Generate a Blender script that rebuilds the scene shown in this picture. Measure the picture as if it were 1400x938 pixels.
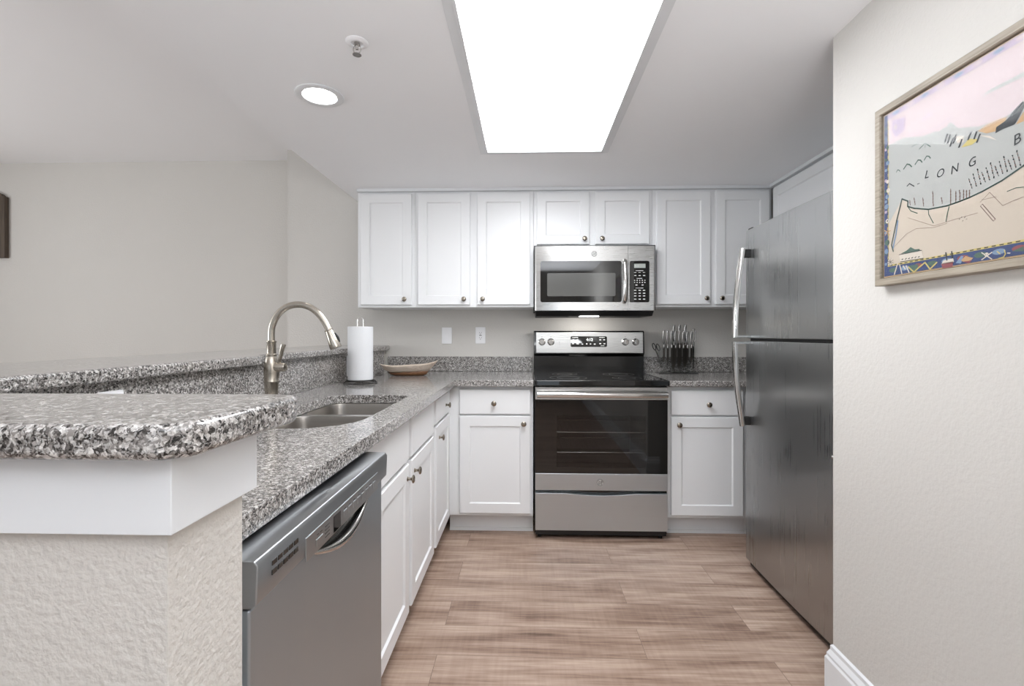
import bpy, bmesh, math, random
from mathutils import Vector, Matrix
from math import sin, cos, pi, atan, radians
for o in list(bpy.data.objects): bpy.data.objects.remove(o)
S = bpy.context.scene
COL = S.collection

# ------------------------------------------------------------------ camera
cam = bpy.data.objects.new('camera', bpy.data.cameras.new('camera')); COL.objects.link(cam)
cam.location = (0, 0, 1.18)
cam.rotation_euler = (pi/2, 0, atan(20/648))
cam.data.sensor_width = 36; cam.data.lens = 648/1400*36
cam.data.shift_y = -12/1400
cam.data.clip_start = 0.02
S.camera = cam
# ------------------------------------------------------------------ world, lights, exposure
S.view_settings.view_transform = 'Standard'; S.view_settings.look = 'None'
S.view_settings.gamma = 1; S.view_settings.use_curve_mapping = False
S.view_settings.exposure = 0.12
W = bpy.data.worlds.new('sky'); S.world = W; W.use_nodes = True
W.node_tree.nodes['Background'].inputs[0].default_value = (0.80, 0.90, 1.0, 1)
W.node_tree.nodes['Background'].inputs[1].default_value = 1.0
def area(name, loc, rot, sx, sy, power, col=(1, 1, 1)):
    l = bpy.data.lights.new(name, 'AREA'); l.shape = 'RECTANGLE'; l.size = sx; l.size_y = sy
    l.energy = power; l.color = col
    o = bpy.data.objects.new(name, l); COL.objects.link(o); o.location = loc
    if len(rot) == 3 and isinstance(rot, tuple): o.rotation_euler = rot
    else: o.rotation_euler = Vector(rot[0]).to_track_quat('-Z', 'Y').to_euler()
    return o
PANEL_EMIT = 12.5
area('rear_fill_light', (-1.6, -3.22, 1.1), (radians(90), 0, 0), 3.0, 2.0, 4, (0.96, 0.98, 1.0))  # added fill lamp behind the camera, outside the made-up door opening
area('left_fill_light', (-5.12, 0.9, 1.45), (radians(90), 0, radians(-90)), 2.2, 1.4, 74, (0.96, 0.98, 1.0))  # added fill lamp from the left, outside the made-up window opening
area('bounce_fill_light', (0.35, -0.62, 1.40), [(0, 0.14, 1)], 0.9, 0.6, 46, (0.96, 0.99, 1.03))  # added fill aimed upward behind the camera to brighten the ceiling

# ------------------------------------------------------------------ helpers
def lin(c):
    c /= 255.0
    return c/12.92 if c <= 0.04045 else ((c+0.055)/1.055)**2.4
def rgb(r, g, b): return (lin(r), lin(g), lin(b), 1)
def newmat(name):
    m = bpy.data.materials.new(name); m.use_nodes = True
    n = m.node_tree.nodes; l = m.node_tree.links
    return m, n, l, n['Principled BSDF']
def pbr(name, c, rough=0.5, metal=0.0, coat=0.0, emit=None, es=0.0, bump=None, spec=None, var=0.0):
    m, n, l, b = newmat(name)
    b.inputs['Base Color'].default_value = c
    b.inputs['Roughness'].default_value = rough; b.inputs['Metallic'].default_value = metal
    b.inputs['Coat Weight'].default_value = coat
    if spec is not None: b.inputs['Specular IOR Level'].default_value = spec
    if emit: b.inputs['Emission Color'].default_value = emit; b.inputs['Emission Strength'].default_value = es
    g = n.new('ShaderNodeNewGeometry')
    nz = n.new('ShaderNodeTexNoise'); l.new(g.outputs['Position'], nz.inputs['Vector'])
    nz.inputs['Scale'].default_value = bump[0] if bump else 30
    nz.inputs['Detail'].default_value = 4
    if bump:
        bp = n.new('ShaderNodeBump'); bp.inputs['Strength'].default_value = bump[1]; bp.inputs['Distance'].default_value = bump[2]
        l.new(nz.outputs['Fac'], bp.inputs['Height']); l.new(bp.outputs['Normal'], b.inputs['Normal'])
    if var > 0:
        n2 = n.new('ShaderNodeTexNoise'); n2.inputs['Scale'].default_value = 3; l.new(g.outputs['Position'], n2.inputs['Vector'])
        mx = n.new('ShaderNodeMix'); mx.data_type = 'RGBA'
        mx.inputs['A'].default_value = tuple(v*(1-var) for v in c[:3])+(1,)
        mx.inputs['B'].default_value = tuple(min(1, v*(1+var)) for v in c[:3])+(1,)
        l.new(n2.outputs['Fac'], mx.inputs['Factor']); l.new(mx.outputs['Result'], b.inputs['Base Color'])
    return m
def ramp(n, pts, interp='LINEAR'):
    r = n.new('ShaderNodeValToRGB'); r.color_ramp.interpolation = interp
    e = r.color_ramp.elements
    while len(e) < len(pts): e.new(0.5)
    for k, (p, c) in enumerate(pts): e[k].position = p; e[k].color = c
    return r
def granite_mat():
    m, n, l, b = newmat('granite')
    g = n.new('ShaderNodeNewGeometry')
    nz = n.new('ShaderNodeTexNoise'); nz.inputs['Scale'].default_value = 150; nz.inputs['Detail'].default_value = 3
    l.new(g.outputs['Position'], nz.inputs['Vector'])
    va = n.new('ShaderNodeVectorMath'); va.operation = 'SCALE'; va.inputs['Scale'].default_value = 0.010
    l.new(nz.outputs['Color'], va.inputs[0])
    ad = n.new('ShaderNodeVectorMath'); l.new(g.outputs['Position'], ad.inputs[0]); l.new(va.outputs[0], ad.inputs[1])
    v1 = n.new('ShaderNodeTexVoronoi'); v1.inputs['Scale'].default_value = 215; l.new(ad.outputs[0], v1.inputs['Vector'])
    sp = n.new('ShaderNodeSeparateColor'); l.new(v1.outputs['Color'], sp.inputs[0])
    v2 = n.new('ShaderNodeTexVoronoi'); v2.inputs['Scale'].default_value = 480; l.new(ad.outputs[0], v2.inputs['Vector'])
    sp2 = n.new('ShaderNodeSeparateColor'); l.new(v2.outputs['Color'], sp2.inputs[0])
    r1 = ramp(n, [(0, rgb(28, 26, 25)), (0.23, rgb(72, 69, 67)), (0.42, rgb(116, 112, 109)), (0.60, rgb(172, 167, 163)), (0.84, rgb(224, 221, 218))], 'CONSTANT')
    l.new(sp.outputs[0], r1.inputs[0])
    r2 = ramp(n, [(0, rgb(34, 32, 31)), (0.23, rgb(90, 86, 83)), (0.45, rgb(168, 163, 159)), (0.78, rgb(226, 224, 221))], 'CONSTANT')
    l.new(sp2.outputs[1], r2.inputs[0])
    mx = n.new('ShaderNodeMix'); mx.data_type = 'RGBA'; mx.inputs['Factor'].default_value = 0.45
    l.new(r1.outputs[0], mx.inputs['A']); l.new(r2.outputs[0], mx.inputs['B'])
    l.new(mx.outputs['Result'], b.inputs['Base Color'])
    b.inputs['Roughness'].default_value = 0.16; b.inputs['Coat Weight'].default_value = 0.3; b.inputs['Coat Roughness'].default_value = 0.08
    return m
def steel_mat(name, c, rough, axis='z', streak=0.12, aniso=0.6, smear=0.0, bump=0.03):
    """brushed metal; grain runs along axis"""
    m, n, l, b = newmat(name)
    g = n.new('ShaderNodeNewGeometry')
    mp = n.new('ShaderNodeMapping'); l.new(g.outputs['Position'], mp.inputs['Vector'])
    sc = {'x': (2, 500, 500), 'y': (500, 2, 500), 'z': (220, 220, 1)}[axis]
    mp.inputs['Scale'].default_value = sc
    nz = n.new('ShaderNodeTexNoise'); nz.inputs['Scale'].default_value = 1; nz.inputs['Detail'].default_value = 3
    l.new(mp.outputs[0], nz.inputs['Vector'])
    mr = n.new('ShaderNodeMapRange'); mr.inputs['To Min'].default_value = rough-0.06; mr.inputs['To Max'].default_value = rough+0.08
    l.new(nz.outputs['Fac'], mr.inputs['Value'])
    src = mr.outputs[0]
    if smear:
        n3 = n.new('ShaderNodeTexNoise'); n3.inputs['Scale'].default_value = 5; n3.inputs['Detail'].default_value = 2
        l.new(g.outputs['Position'], n3.inputs['Vector'])
        m3 = n.new('ShaderNodeMath'); m3.operation = 'MULTIPLY_ADD'; m3.inputs[1].default_value = smear; l.new(n3.outputs['Fac'], m3.inputs[0]); l.new(src, m3.inputs[2])
        src = m3.outputs[0]
    l.new(src, b.inputs['Roughness'])
    mx = n.new('ShaderNodeMix'); mx.data_type = 'RGBA'
    mx.inputs['A'].default_value = tuple(v*(1-streak) for v in c[:3])+(1,); mx.inputs['B'].default_value = tuple(min(1, v*(1+streak)) for v in c[:3])+(1,)
    l.new(nz.outputs['Fac'], mx.inputs['Factor']); l.new(mx.outputs['Result'], b.inputs['Base Color'])
    bp = n.new('ShaderNodeBump'); bp.inputs['Strength'].default_value = bump; bp.inputs['Distance'].default_value = 0.0002
    l.new(nz.outputs['Fac'], bp.inputs['Height']); l.new(bp.outputs['Normal'], b.inputs['Normal'])
    b.inputs['Metallic'].default_value = 1.0; b.inputs['Anisotropic'].default_value = aniso
    return m
def floor_mat():
    m, n, l, b = newmat('wood_plank_floor')
    g = n.new('ShaderNodeNewGeometry')
    mp = n.new('ShaderNodeMapping'); l.new(g.outputs['Position'], mp.inputs['Vector']); mp.inputs['Location'].default_value = (0.33, 0.045, 0)
    br = n.new('ShaderNodeTexBrick'); l.new(mp.outputs[0], br.inputs['Vector'])
    br.inputs['Scale'].default_value = 1.0; br.inputs['Brick Width'].default_value = 1.22; br.inputs['Row Height'].default_value = 0.178
    br.inputs['Mortar Size'].default_value = 0.0011; br.inputs['Mortar Smooth'].default_value = 0.4; br.offset = 0.37; br.offset_frequency = 2
    br.inputs['Color1'].default_value = (0, 0, 0, 1); br.inputs['Color2'].default_value = (1, 1, 1, 1); br.inputs['Mortar'].default_value = (0.5, 0.5, 0.5, 1)
    # per-plank shift of the grain
    sh = n.new('ShaderNodeVectorMath'); sh.operation = 'SCALE'; sh.inputs['Scale'].default_value = 7.3; l.new(br.outputs['Color'], sh.inputs[0])
    ad = n.new('ShaderNodeVectorMath'); l.new(g.outputs['Position'], ad.inputs[0]); l.new(sh.outputs[0], ad.inputs[1])
    def noise(sx, sy, det, dist=0.0):
        q = n.new('ShaderNodeMapping'); q.inputs['Scale'].default_value = (sx, sy, 1); l.new(ad.outputs[0], q.inputs['Vector'])
        z = n.new('ShaderNodeTexNoise'); z.inputs['Scale'].default_value = 1; z.inputs['Detail'].default_value = det; z.inputs['Distortion'].default_value = dist
        l.new(q.outputs[0], z.inputs['Vector']); return z
    big = noise(1.6, 15, 4, 0.8); fine = noise(5, 110, 5, 0.3); cross = noise(70, 5, 3, 0.2)
    s1 = n.new('ShaderNodeMath'); s1.operation = 'MULTIPLY_ADD'; s1.inputs[1].default_value = 0.36; l.new(fine.outputs['Fac'], s1.inputs[0])
    s0 = n.new('ShaderNodeMath'); s0.operation = 'MULTIPLY'; s0.inputs[1].default_value = 0.62; l.new(big.outputs['Fac'], s0.inputs[0]); l.new(s0.outputs[0], s1.inputs[2])
    s2 = n.new('ShaderNodeMath'); s2.operation = 'MULTIPLY_ADD'; s2.inputs[1].default_value = 0.10; l.new(cross.outputs['Fac'], s2.inputs[0]); l.new(s1.outputs[0], s2.inputs[2])
    s3 = n.new('ShaderNodeMath'); s3.operation = 'MULTIPLY_ADD'; s3.inputs[1].default_value = 0.05; l.new(br.outputs['Color'], s3.inputs[0]); l.new(s2.outputs[0], s3.inputs[2])
    r = ramp(n, [(0.36, rgb(96, 73, 60)), (0.46, rgb(138, 113, 98)), (0.56, rgb(163, 139, 123)), (0.70, rgb(190, 168, 152))])
    l.new(s3.outputs[0], r.inputs[0])
    mx = n.new('ShaderNodeMix'); mx.data_type = 'RGBA'; l.new(r.outputs[0], mx.inputs['A']); mx.inputs['B'].default_value = rgb(70, 50, 40)
    mf = n.new('ShaderNodeMath'); mf.operation = 'MULTIPLY'; mf.inputs[1].default_value = 0.65; l.new(br.outputs['Fac'], mf.inputs[0]); l.new(mf.outputs[0], mx.inputs['Factor'])
    l.new(mx.outputs['Result'], b.inputs['Base Color'])
    b.inputs['Roughness'].default_value = 0.38
    bp = n.new('ShaderNodeBump'); bp.inputs['Strength'].default_value = 0.12; bp.inputs['Distance'].default_value = 0.001
    l.new(s2.outputs[0], bp.inputs['Height']); l.new(bp.outputs['Normal'], b.inputs['Normal'])
    return m
def wood_mat(name, c1, c2, axis=1):
    m, n, l, b = newmat(name)
    g = n.new('ShaderNodeNewGeometry'); mp = n.new('ShaderNodeMapping'); l.new(g.outputs['Position'], mp.inputs['Vector'])
    s = [160, 160, 160]; s[axis] = 6; mp.inputs['Scale'].default_value = s
    nz = n.new('ShaderNodeTexNoise'); nz.inputs['Scale'].default_value = 1; nz.inputs['Detail'].default_value = 4; l.new(mp.outputs[0], nz.inputs['Vector'])
    r = ramp(n, [(0.3, c1), (0.7, c2)]); l.new(nz.outputs['Fac'], r.inputs[0]); l.new(r.outputs[0], b.inputs['Base Color'])
    b.inputs['Roughness'].default_value = 0.5
    return m
M = {}
M['wall'] = pbr('wall_paint', rgb(205, 202, 197), 0.75, bump=(95, 0.35, 0.004), var=0.015)
M['wall_rough'] = pbr('textured_wall_paint', rgb(206, 202, 196), 0.75, bump=(120, 0.5, 0.005))
M['ceiling'] = pbr('ceiling_paint', rgb(247, 248, 250), 0.85, var=0.012)
M['floor'] = floor_mat()
M['granite'] = granite_mat()
M['cab'] = pbr('cabinet_paint', rgb(233, 234, 235), 0.38, var=0.008)
M['trim'] = pbr('trim_paint', rgb(226, 228, 230), 0.35, var=0.008)
M['steelx'] = steel_mat('brushed_steel_horizontal', rgb(200, 199, 197), 0.28, 'x', streak=0.06)
M['steelx2'] = steel_mat('brushed_steel_range_front', rgb(206, 214, 220), 0.40, 'x', streak=0.05)
M['steely'] = steel_mat('brushed_steel_console', rgb(184, 187, 190), 0.34, 'y', streak=0.05)
M['steel_dw'] = steel_mat('brushed_steel_door', rgb(182, 192, 200), 0.36, 'z', streak=0.03, smear=0.08)
M['steel_fr'] = steel_mat('dark_brushed_steel', rgb(176, 177, 177), 0.24, 'z', streak=0.015, smear=0.10, bump=0.0)
M['chrome'] = pbr('polished_steel', rgb(205, 203, 200), 0.14, 1.0)
M['nickel'] = pbr('brushed_nickel', rgb(186, 179, 168), 0.26, 1.0)
M['knob'] = pbr('aged_nickel', rgb(156, 148, 136), 0.25, 1.0)
M['badge'] = pbr('badge_enamel', rgb(200, 200, 198), 0.4, 0.3)
M['black'] = pbr('black_enamel', rgb(14, 14, 14), 0.16, coat=0.3)
M['glass_black'] = pbr('black_glass', rgb(9, 9, 9), 0.04, coat=0.5)
M['dark'] = pbr('dark_plastic', rgb(26, 25, 25), 0.5)
M['grey'] = pbr('grey_plastic', rgb(92, 91, 90), 0.5)
M['winmesh'] = pbr('microwave_window_screen', rgb(88, 88, 86), 0.12, coat=0.4)
M['white'] = pbr('white_plastic', rgb(240, 240, 242), 0.35)
M['slot'] = pbr('slot_shadow', rgb(60, 58, 56), 0.6)
M['ink'] = pbr('printed_white', rgb(215, 215, 213), 0.5)
M['inkdark'] = pbr('printed_grey', rgb(70, 69, 68), 0.5)
M['lcd'] = pbr('lit_display', rgb(120, 122, 118), 0.3, emit=rgb(190, 200, 195), es=0.35)
M['digit'] = pbr('lit_digits', rgb(230, 235, 235), 0.4, emit=rgb(230, 240, 240), es=1.0)
M['paper'] = pbr('paper_towel', rgb(222, 223, 225), 0.95, bump=(260, 0.7, 0.002))
M['card'] = pbr('cardboard', rgb(176, 152, 122), 0.9)
M['bowl'] = wood_mat('whitewashed_wood', rgb(196, 178, 160), rgb(226, 213, 200), 0)
M['bowlb'] = wood_mat('brown_wood', rgb(92, 60, 36), rgb(132, 92, 60), 0)
M['frame'] = wood_mat('grey_brown_frame', rgb(128, 118, 104), rgb(170, 160, 144), 1)
M['lip'] = pbr('frame_inner_lip', rgb(60, 48, 38), 0.6)
M['frame2'] = wood_mat('dark_wood_frame', rgb(58, 48, 40), rgb(92, 78, 64), 2)
M['emit'] = pbr('light_panel', rgb(255, 255, 255), 0.5, emit=(0.97, 0.99, 1.02, 1), es=PANEL_EMIT)
M['emit2'] = pbr('downlight_lens', rgb(255, 255, 255), 0.5, emit=(1, 0.99, 0.97, 1), es=22)
M['emit3'] = pbr('hood_lamp_lens', rgb(255, 255, 255), 0.5, emit=(1, 0.98, 0.95, 1), es=12)
def glass(name, c, rough=0.02, refl=0.045, edge=0.9):
    m = bpy.data.materials.new(name); m.use_nodes = True; n = m.node_tree.nodes; l = m.node_tree.links
    n.remove(n['Principled BSDF']); out = n['Material Output']
    t = n.new('ShaderNodeBsdfTransparent'); t.inputs[0].default_value = c
    gl = n.new('ShaderNodeBsdfGlossy'); gl.inputs['Roughness'].default_value = rough
    lw = n.new('ShaderNodeLayerWeight'); lw.inputs['Blend'].default_value = 0.5
    pw = n.new('ShaderNodeMath'); pw.operation = 'POWER'; pw.inputs[1].default_value = 5; l.new(lw.outputs['Facing'], pw.inputs[0])
    fr = n.new('ShaderNodeMath'); fr.operation = 'MULTIPLY_ADD'; fr.inputs[1].default_value = edge; fr.inputs[2].default_value = refl; l.new(pw.outputs[0], fr.inputs[0])
    mx = n.new('ShaderNodeMixShader'); l.new(fr.outputs[0], mx.inputs[0]); l.new(t.outputs[0], mx.inputs[1]); l.new(gl.outputs[0], mx.inputs[2])
    l.new(mx.outputs[0], out.inputs[0]); return m
M['oven_glass'] = glass('tinted_oven_glass', (0.62, 0.62, 0.62, 1))
M['clear'] = glass('clear_acrylic', (0.93, 0.94, 0.94, 1))
M['pic_glass'] = glass('picture_glass', (0.97, 0.97, 0.97, 1), refl=0.006, edge=0.10)

WORLD = {}
def thing(name, label, cat, loc=(0, 0, 0), rotz=0, group=None, world=True):
    o = bpy.data.objects.new(name, None); COL.objects.link(o); o.empty_display_size = 0.05
    o.location = loc; o.rotation_euler = (0, 0, rotz)
    o['label'] = label; o['category'] = cat
    if group: o['group'] = group
    if world and rotz == 0: WORLD[o.name] = Vector(loc)
    return o
def root_of(o):
    while o.parent: o = o.parent
    return o
def obj(name, bm, mats, parent=None, smooth=False, bev=0, seg=2, label=None):
    """one mesh object; when its thing is in world layout the mesh is shifted into the thing's frame"""
    if parent is not None:
        r = root_of(parent)
        if r.name in WORLD:
            bmesh.ops.translate(bm, verts=bm.verts, vec=-WORLD[r.name])
    me = bpy.data.meshes.new(name); bm.normal_update(); bm.to_mesh(me); bm.free()
    o = bpy.data.objects.new(name, me); COL.objects.link(o)
    if not isinstance(mats, (list, tuple)): mats = [mats]
    for m in mats: me.materials.append(m)
    if parent is not None: o.parent = parent
    if smooth:
        for p in me.polygons: p.use_smooth = True
        if smooth != 'all':
            me.set_sharp_from_angle(angle=radians(38))
    if bev:
        b = o.modifiers.new('bevel', 'BEVEL'); b.width = bev; b.segments = seg; b.limit_method = 'ANGLE'; b.angle_limit = radians(40)
        b.harden_normals = True
        for p in me.polygons: p.use_smooth = True
        if smooth != 'all': me.set_sharp_from_angle(angle=radians(38))
    if label: o['label'] = label
    return o
def tag(o, label, cat, group=None):
    o['label'] = label; o['category'] = cat
    if group: o['group'] = group
    return o
def struct(name, bm, m, parent=None, **k):
    o = obj(name, bm, m, parent, **k)
    if parent is None: o['kind'] = 'structure'
    return o
def NB(): return bmesh.new()
def box(bm, x0, x1, y0, y1, z0, z1, mi=0):
    vs = [bm.verts.new(p) for p in ((x0, y0, z0), (x1, y0, z0), (x1, y1, z0), (x0, y1, z0), (x0, y0, z1), (x1, y0, z1), (x1, y1, z1), (x0, y1, z1))]
    for f in ((0, 3, 2, 1), (4, 5, 6, 7), (0, 1, 5, 4), (1, 2, 6, 5), (2, 3, 7, 6), (3, 0, 4, 7)):
        bm.faces.new([vs[k] for k in f]).material_index = mi
    return bm
def B(*a): return box(NB(), *a)
def prism(bm, pts, z0, z1, mi=0):
    """vertical prism over a simple polygon (x, y)"""
    a = [bm.verts.new((x, y, z0)) for x, y in pts]; b = [bm.verts.new((x, y, z1)) for x, y in pts]
    n = len(pts)
    fs = [bm.faces.new(a[::-1]), bm.faces.new(b)]
    for k in range(n): fs.append(bm.faces.new((a[k], a[(k+1) % n], b[(k+1) % n], b[k])))
    for f in fs: f.material_index = mi
    bmesh.ops.recalc_face_normals(bm, faces=fs)
    return bm
def prism_axis(bm, pts, lo, hi, axis, mi=0):
    """prism whose profile pts lies in the other two axes. axis 0: (y,z); 1: (x,z)"""
    def P(a, b, t): return (t, a, b) if axis == 0 else (a, t, b)
    A = [bm.verts.new(P(a, b, lo)) for a, b in pts]; C = [bm.verts.new(P(a, b, hi)) for a, b in pts]
    n = len(pts); fs = [bm.faces.new(A[::-1]), bm.faces.new(C)]
    for k in range(n): fs.append(bm.faces.new((A[k], A[(k+1) % n], C[(k+1) % n], C[k])))
    for f in fs: f.material_index = mi
    bmesh.ops.recalc_face_normals(bm, faces=fs)
    return bm
def plate(loops, z0, z1):
    """slab with holes: loops[0] outer, the others holes, all (x, y)"""
    bm = NB(); es = []
    for lp in loops:
        v = [bm.verts.new((x, y, z1)) for x, y in lp]
        for k in range(len(v)): es.append(bm.edges.new((v[k], v[(k+1) % len(v)])))
    r = bmesh.ops.triangle_fill(bm, use_beauty=True, use_dissolve=False, edges=es)
    fs = [f for f in r['geom'] if isinstance(f, bmesh.types.BMFace)]
    ex = bmesh.ops.extrude_face_region(bm, geom=fs, use_keep_orig=True)
    vs = [v for v in ex['geom'] if isinstance(v, bmesh.types.BMVert)]
    bmesh.ops.translate(bm, verts=vs, vec=(0, 0, z0-z1))
    bmesh.ops.recalc_face_normals(bm, faces=bm.faces)
    bmesh.ops.dissolve_limit(bm, angle_limit=0.01, verts=bm.verts, edges=bm.edges)
    return bm
def rrect(x0, x1, y0, y1, r, n=8):
    """rounded rectangle, r = radius or (near-left, near-right, far-right, far-left)"""
    if not isinstance(r, (tuple, list)): r = (r,)*4
    out = []
    for (cx, cy, rr, a0) in ((x0+r[0], y0+r[0], r[0], 180), (x1-r[1], y0+r[1], r[1], 270), (x1-r[2], y1-r[2], r[2], 0), (x0+r[3], y1-r[3], r[3], 90)):
        for k in range(n+1):
            a = radians(a0+90*k/n); out.append((cx+rr*cos(a), cy+rr*sin(a)))
    return out
def lathe(bm, prof, c=(0, 0, 0), ax='z', n=24, mi=0):
    """prof: (radius, height) list"""
    def P(r, h, a):
        u, v = r*cos(a), r*sin(a)
        if ax == 'z': p = (u, v, h)
        elif ax == 'y': p = (u, h, v)
        else: p = (h, u, v)
        return (p[0]+c[0], p[1]+c[1], p[2]+c[2])
    rings = []
    for r, h in prof:
        if r < 1e-6: rings.append([bm.verts.new(P(0, h, 0))])
        else: rings.append([bm.verts.new(P(r, h, 2*pi*k/n)) for k in range(n)])
    fs = []
    for a, b in zip(rings, rings[1:]):
        for k in range(n):
            k2 = (k+1) % n
            if len(a) == 1 and len(b) == 1: continue
            if len(a) == 1: fs.append(bm.faces.new((a[0], b[k], b[k2])))
            elif len(b) == 1: fs.append(bm.faces.new((a[k], a[k2], b[0])))
            else: fs.append(bm.faces.new((a[k], a[k2], b[k2], b[k])))
    for q in (rings[0], rings[-1]):
        if len(q) > 1: fs.append(bm.faces.new(q))
    for f in fs: f.material_index = mi
    bmesh.ops.recalc_face_normals(bm, faces=fs)
    return bm
def tube(bm, pts, rad, n=12, closed=False, mi=0, flat=None):
    """sweep; rad number or list; flat=(direction, factor) squashes the section"""
    P = [Vector(p) for p in pts]; N = len(P); R = rad if isinstance(rad, (list, tuple)) else [rad]*N
    rings = []; up = None
    for k in range(N):
        if closed: t = P[(k+1) % N]-P[(k-1) % N]
        else: t = P[min(k+1, N-1)]-P[max(k-1, 0)]
        t.normalize()
        if up is None:
            up = Vector((0, 0, 1)) if abs(t.z) < 0.9 else Vector((1, 0, 0))
        s = t.cross(up)
        if s.length < 1e-5: s = t.cross(Vector((0, 1, 0)))
        s.normalize(); up = s.cross(t).normalized()
        ring = []
        for j in range(n):
            a = 2*pi*j/n; d = s*cos(a)+up*sin(a)
            if flat: fd = Vector(flat[0]).normalized(); d = d+fd*d.dot(fd)*(flat[1]-1)
            ring.append(bm.verts.new(P[k]+d*R[k]))
        rings.append(ring)
    fs = []
    for k in range(N if closed else N-1):
        a, b = rings[k], rings[(k+1) % N]
        for j in range(n): fs.append(bm.faces.new((a[j], a[(j+1) % n], b[(j+1) % n], b[j])))
    if not closed: fs += [bm.faces.new(rings[0][::-1]), bm.faces.new(rings[-1])]
    for f in fs: f.material_index = mi
    bmesh.ops.recalc_face_normals(bm, faces=fs)
    return bm
def smoothpath(pts, sub=6):
    P = [Vector(p) for p in pts]; out = []
    for k in range(len(P)-1):
        p0 = P[max(k-1, 0)]; p1 = P[k]; p2 = P[k+1]; p3 = P[min(k+2, len(P)-1)]
        for j in range(sub):
            t = j/sub
            out.append(0.5*((2*p1)+(-p0+p2)*t+(2*p0-5*p1+4*p2-p3)*t*t+(-p0+3*p1-3*p2+p3)*t**3))
    out.append(P[-1]); return out
def text(bm, s, size, mat4, ext=0.0004, mi=0, shear=0.0):
    """adds lettering, centred, to bm; letters lie in mat4's local XY plane"""
    cu = bpy.data.curves.new('lettering', 'FONT'); cu.body = s; cu.size = size; cu.extrude = ext
    cu.align_x = 'CENTER'; cu.align_y = 'CENTER'; cu.shear = shear; cu.resolution_u = 3
    o = bpy.data.objects.new('lettering', cu); COL.objects.link(o)
    dg = bpy.context.evaluated_depsgraph_get(); me = bpy.data.meshes.new_from_object(o.evaluated_get(dg))
    n0 = len(bm.verts); f0 = len(bm.faces)
    bm.from_mesh(me); bm.verts.ensure_lookup_table(); bm.faces.ensure_lookup_table()
    for v in bm.verts[n0:]: v.co = mat4 @ v.co
    for f in bm.faces[f0:]: f.material_index = mi
    bpy.data.objects.remove(o); bpy.data.curves.remove(cu); bpy.data.meshes.remove(me)
    return bm
def face_front(x, y, z):  # lettering that faces -y
    return Matrix.Translation((x, y, z)) @ Matrix.Rotation(pi/2, 4, 'X')
def face_right(x, y, z):  # lettering that faces +x (reads along +y)
    return Matrix.Translation((x, y, z)) @ Matrix.Rotation(pi/2, 4, 'Z') @ Matrix.Rotation(pi/2, 4, 'X')
def face_left(x, y, z):   # lettering that faces -x (reads along -y)
    return Matrix.Translation((x, y, z)) @ Matrix.Rotation(-pi/2, 4, 'Z') @ Matrix.Rotation(pi/2, 4, 'X')

# ------------------------------------------------------------------ the room
DB = 3.40      # kitchen back wall
ZC = 2.133     # kitchen ceiling
ZD = 2.522     # dining ceiling
struct('floor', B(-5.1, 1.98, -3.1, 3.7, -0.08, 0), M['floor'])
struct('wall_back', B(-1.741, 1.98, DB, 3.70, 0, 2.6), M['wall'])
struct('wall_dining', B(-5.1, -1.741, 3.60, 3.70, 0, 2.6), M['wall'])
struct('wall_right', prism(NB(), [(0.985, -3.1), (0.985, 1.555), (1.90, 1.555), (1.90, DB), (1.98, DB), (1.98, -3.1)], 0, 2.6), M['wall'])
bm = NB()   # left dining wall with an unseen window opening, added to let light in
box(bm, -5.1, -5.0, -3.1, -0.2, 0, 2.6); box(bm, -5.1, -5.0, 2.0, 3.60, 0, 2.6); box(bm, -5.1, -5.0, -0.2, 2.0, 0, 0.75); box(bm, -5.1, -5.0, -0.2, 2.0, 2.15, 2.6)
struct('wall_left', bm, M['wall'])
bm = NB()   # wall behind; its unseen patio door opening is added for the light
box(bm, -5.0, -3.1, -3.1, -3.0, 0, 2.6); box(bm, -0.1, 0.985, -3.1, -3.0, 0, 2.6); box(bm, -3.1, -0.1, -3.1, -3.0, 2.1, 2.6)
struct('wall_rear', bm, M['wall'])
bm = NB()
for a, b in ((-3.1, -3.04), (-1.63, -1.57), (-0.16, -0.1)): box(bm, a, b, -3.09, -3.03, 0, 2.1)
box(bm, -3.04, -0.16, -3.09, -3.03, 0.0, 0.07); box(bm, -3.04, -0.16, -3.09, -3.03, 2.04, 2.1)
struct('door_added', bm, M['trim'])  # frame of the unseen patio door, made up along with its light
bm = NB()
box(bm, -5.08, -5.03, -0.2, 2.0, 0.75, 0.80); box(bm, -5.08, -5.03, -0.2, 2.0, 2.10, 2.15)
for a in (-0.2, 0.87, 1.95): box(bm, -5.08, -5.03, a, a+0.05, 0.80, 2.10)
struct('window_added', bm, M['trim'])  # frame of the unseen window, made up along with its light
struct('ceiling', B(-5.0, -1.215, -3.0, 3.60, ZD, 2.6), M['ceiling'])
# lower kitchen ceiling with the opening for the light panel
LX0, LX1, LY0, LY1 = -0.212, 0.394, 1.235, 2.462
struct('ceiling', plate([[(-1.215, -1.2), (0.985, -1.2), (0.985, 1.555), (1.90, 1.555), (1.90, DB), (-1.215, DB)], [(LX0, LY0), (LX1, LY0), (LX1, LY1), (LX0, LY1)]], ZC, 2.6), M['ceiling'])
struct('ceiling', B(-1.215, 0.985, -3.0, -1.2, ZD, 2.6), M['ceiling'])
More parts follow.
